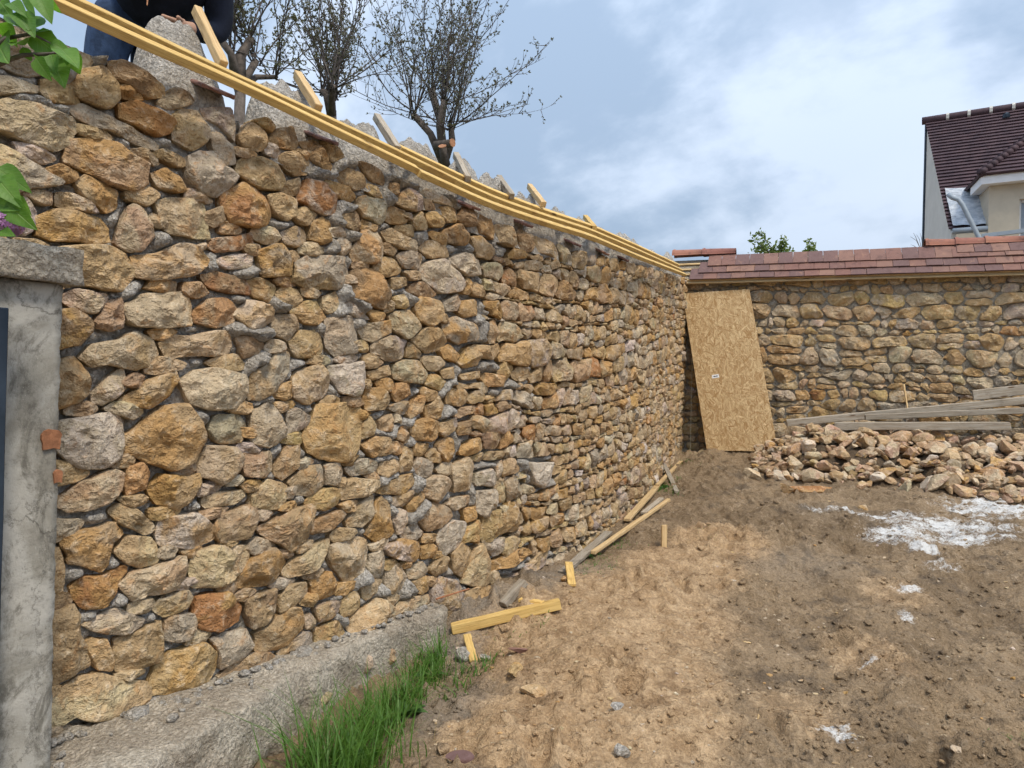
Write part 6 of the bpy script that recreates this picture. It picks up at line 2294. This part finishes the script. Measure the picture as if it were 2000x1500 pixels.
o = beam('wooden_stake', g - np.array([0, 0, 0.10]), g + np.array([-0.004, 0, 0.185]), 0.05, 0.022, M['pale_wood'], None, up=(0.2, -1, 0))
tag(o, 'short wooden stake driven upright into the earth', 'stake')
offcut((1452, 1266), (1482, 1262), 0.016, 0.008, 'pale_wood', 'thin pale splinter lying on the mud beside the sand', 14, name='splinter')
offcut((1476, 1428), (1482, 1412), 0.008, 0.006, 'pale_wood', 'short twig lying on the mud at the sand edge', 15, name='twig')
offcut((888, 1470), (915, 1440), 0.008, 0.008, 'grey_wood', 'bare twig lying on the earth beside the tall grass', 16, name='twig')

# rusty bar sticking out of the wall by the plinth end
a = LW.pos(np.array([LW.px(852, 1170, 0.09)[0]]), LW.px(852, 1170, 0.09)[1], 0.09)[0]
b = LW.pos(np.array([LW.px(916, 1150, 0.09)[0]]), LW.px(916, 1150, 0.09)[1], 0.09)[0]
v, f = tube([(np.array([a, b]), np.array([0.006, 0.005]))], 7)
tag(obj('iron_bar', v, f, M['brick'], None), 'thin rusty iron bar lying against the base stone at the plinth end', 'bar')

# mason's string near the corner
a = LW.pos(np.array([LW.L - 0.52]), 2.6, 0.11)[0]; b = LW.pos(np.array([LW.L - 0.62]), 0.62, 0.13)[0]
v, f = tube([(np.array([a, b]), np.array([0.003, 0.003]))], 5)
tag(obj('mason_string', v, f, M['string'], None), 'thin plumb string hanging down the wall beside the strand board', 'string')

# ------------------------------------------------------------------ grass, clods and pebbles
def build_grass():
    r = random.Random(17)
    V, F = [], []
    def blade(p, h, lean, w, n=5):
        a = r.uniform(0, 6.28)
        d = np.array([math.cos(a), math.sin(a), 0]) * lean
        s = np.array([-math.sin(a + r.uniform(-.8, .8)), math.cos(a), 0]) * w
        n0 = len(V)
        for i in range(n + 1):
            t = i / n
            c = p + np.array([0, 0, h * (t - 0.25 * lean * t * t)]) + d * h * t * t
            ww = (1 - t) ** 0.7 * (0.6 + 0.8 * t * (1 - t))
            V.append(c - s * ww); V.append(c + s * ww)
        for i in range(n):
            k = n0 + i * 2
            F.append([k, k + 1, k + 3, k + 2])
    def tuft(px, py, sp, n, h, lean=0.75, w=0.0048):
        g = ground_px(px, py)
        for _ in range(n):
            x, y = g[0] + r.gauss(0, sp), g[1] + r.gauss(0, sp * 1.2)
            if wall_dist(np.array([x]), np.array([y]))[0] < np.interp(y, [2.2, 2.53, 3.06, 3.39, 3.886, 4.45, 4.6], [0.72, 0.62, 0.38, 0.27, 0.16, 0.12, 0.03]):
                continue
            blade(np.array([x, y, gh(x, y) - 0.01]), h * r.uniform(0.45, 1.15), lean * r.uniform(0.2, 1.5), w * r.uniform(0.6, 1.4))
    for px, py, sp, n, h in ((605, 1530, 0.05, 60, 0.40), (690, 1510, 0.09, 240, 0.32), (735, 1450, 0.07, 200, 0.28), (770, 1400, 0.06, 130, 0.22), (650, 1550, 0.10, 170, 0.34), (800, 1400, 0.06, 150, 0.17), (830, 1340, 0.06, 130, 0.20),
                              (850, 1310, 0.04, 90, 0.20), (900, 1330, 0.06, 60, 0.10), (945, 1318, 0.05, 45, 0.09), (880, 1360, 0.06, 40, 0.08)):
        tuft(px, py, sp, n, h)
    for px, py, sp, n, h in ((1150, 1090, 0.10, 160, 0.045), (1190, 1060, 0.09, 120, 0.05), (1195, 1020, 0.05, 50, 0.13), (1180, 1105, 0.08, 60, 0.035), (1310, 945, 0.10, 120, 0.06), (1300, 960, 0.09, 90, 0.08), (1325, 915, 0.12, 90, 0.06), (1335, 895, 0.15, 60, 0.06),
                              (1390, 1050, 0.08, 26, 0.03), (1440, 1045, 0.08, 26, 0.03), (1990, 1450, 0.05, 30, 0.03), (1130, 1115, 0.07, 60, 0.03), (1060, 1215, 0.06, 30, 0.04), (1000, 1240, 0.08, 25, 0.04)):
        tuft(px, py, sp, n, h, 0.9, 0.004)
    o = obj('grass', V, F, M['grass'], None)
    tag(o, 'green grass tufts along the foot of the plinth and wall', 'grass', kind='stuff')
    V.clear(); F.clear()
    for px, py, sp, n, h in ((700, 1500, 0.12, 50, 0.16), (760, 1420, 0.10, 40, 0.14), (840, 1330, 0.08, 30, 0.12), (900, 1340, 0.12, 50, 0.05), (960, 1320, 0.12, 30, 0.04), (1180, 1090, 0.15, 30, 0.03), (1100, 1180, 0.15, 20, 0.03)):
        tuft(px, py, sp, n, h, 1.6, 0.0028)
    o = obj('dry_grass', V, F, M['straw'], None)
    tag(o, 'dead straw coloured blades among the green grass', 'grass', kind='stuff')
    # broad-leaved weeds among the grass
    def weed(px, py, n, L, label):
        g = gpt(px, py)
        V2, F2 = [], []
        for k in range(n):
            a = k * 2.4 + r.uniform(-0.4, 0.4)
            d = np.array([math.cos(a), math.sin(a), 0]); sd_ = np.array([-d[1], d[0], 0])
            l = L * r.uniform(0.6, 1.1); e = r.uniform(0.25, 1.0)
            n0 = len(V2)
            for i in range(6):
                t = i / 5
                c = g + d * l * t * math.cos(e * (1 - 0.6 * t)) + np.array([0, 0, l * (math.sin(e) * t - 0.35 * t * t) + 0.004])
                w = l * 0.26 * math.sin(math.pi * (0.08 + 0.92 * t) ** 0.8) + 0.002
                V2 += [c - sd_ * w + (0, 0, w * 0.3), c, c + sd_ * w + (0, 0, w * 0.3)]
            for i in range(5):
                b = n0 + i * 3
                F2 += [[b, b + 1, b + 4, b + 3], [b + 1, b + 2, b + 5, b + 4]]
        tag(obj('weed', V2, F2, M['leaf_dark'], None, smooth=True), label, 'weed')
    weed(838, 1335, 9, 0.10, 'broad leaved weed at the right end of the tall grass')
    weed(790, 1420, 9, 0.11, 'broad leaved weed in the middle of the tall grass')
    weed(700, 1490, 8, 0.13, 'large broad leaved weed low in the tall grass at the very front')
    weed(1300, 956, 10, 0.16, 'leafy green weed under the crossed slats by the wall foot')
    weed(1160, 1085, 8, 0.07, 'small weed beside the pale batten at the wall foot')
build_grass()

def build_pebbles():
    r = random.Random(23)
    for name, n, label in (('pebbles', 420, 'small pale stone chips scattered on the muddy ground'), ('mud_clods', 1900, 'small earth clods lying all over the muddy yard')):
        VV, FF, A1, A2, n0 = [], [], [], [], 0
        for i in range(n):
            px, py = r.uniform(820, 2010), 900 + 600 * r.random() ** 0.75
            if name == 'mud_clods' and 900 < px < 1380 and py > 1050 and r.random() < 0.6:
                continue
            g = ground_px(px, py)
            if wall_dist(np.array([g[0]]), np.array([g[1]]))[0] < 0.1 or g[1] > 9.6:
                continue
            sz = r.choice((0.006, 0.007, 0.009, 0.011, 0.014)) * (0.8 if name == 'pebbles' else 1.15) * (0.8 + 0.1 * g[1])
            if r.random() < 0.05: sz *= 1.8
            if name == 'pebbles':
                v, f = rock(sz, r, i, ICO1, (r.uniform(0.9, 1.6), 1, r.uniform(0.5, 0.8)))
            else:
                v, f = clod(sz, r, i)
            v = v + np.array([g[0], g[1], gh(g[0], g[1]) + sz * 0.1])
            VV.append(v); FF.extend([[k + n0 for k in q] for q in f]); n0 += len(v)
            if name == 'pebbles':
                t1, t2 = tints(tint_pick(r, {'b': 3, 'w': 2, 't': 2, 'g': 2, 'o': 1}), r)
                A1.append(np.tile([*t1, r.random()], (len(v), 1))); A2.append(np.tile([*t2, r.random()], (len(v), 1)))
            else:
                c = GC[np.searchsorted(GX, g[0]) - 1, np.searchsorted(GY, g[1]) - 1]
                A1.append(np.tile([c[0], c[1] * 0.6, c[2], 1], (len(v), 1)))
        o = obj(name, np.concatenate(VV), FF, M['stone'] if name == 'pebbles' else M['ground'], None)
        if name == 'pebbles':
            col_attr(o.data, 'tint', np.concatenate(A1)); col_attr(o.data, 'tint2', np.concatenate(A2))
        else:
            col_attr(o.data, 'cover', np.concatenate(A1))
        tag(o, label, 'stones' if name == 'pebbles' else 'clods', kind='stuff')
build_pebbles()
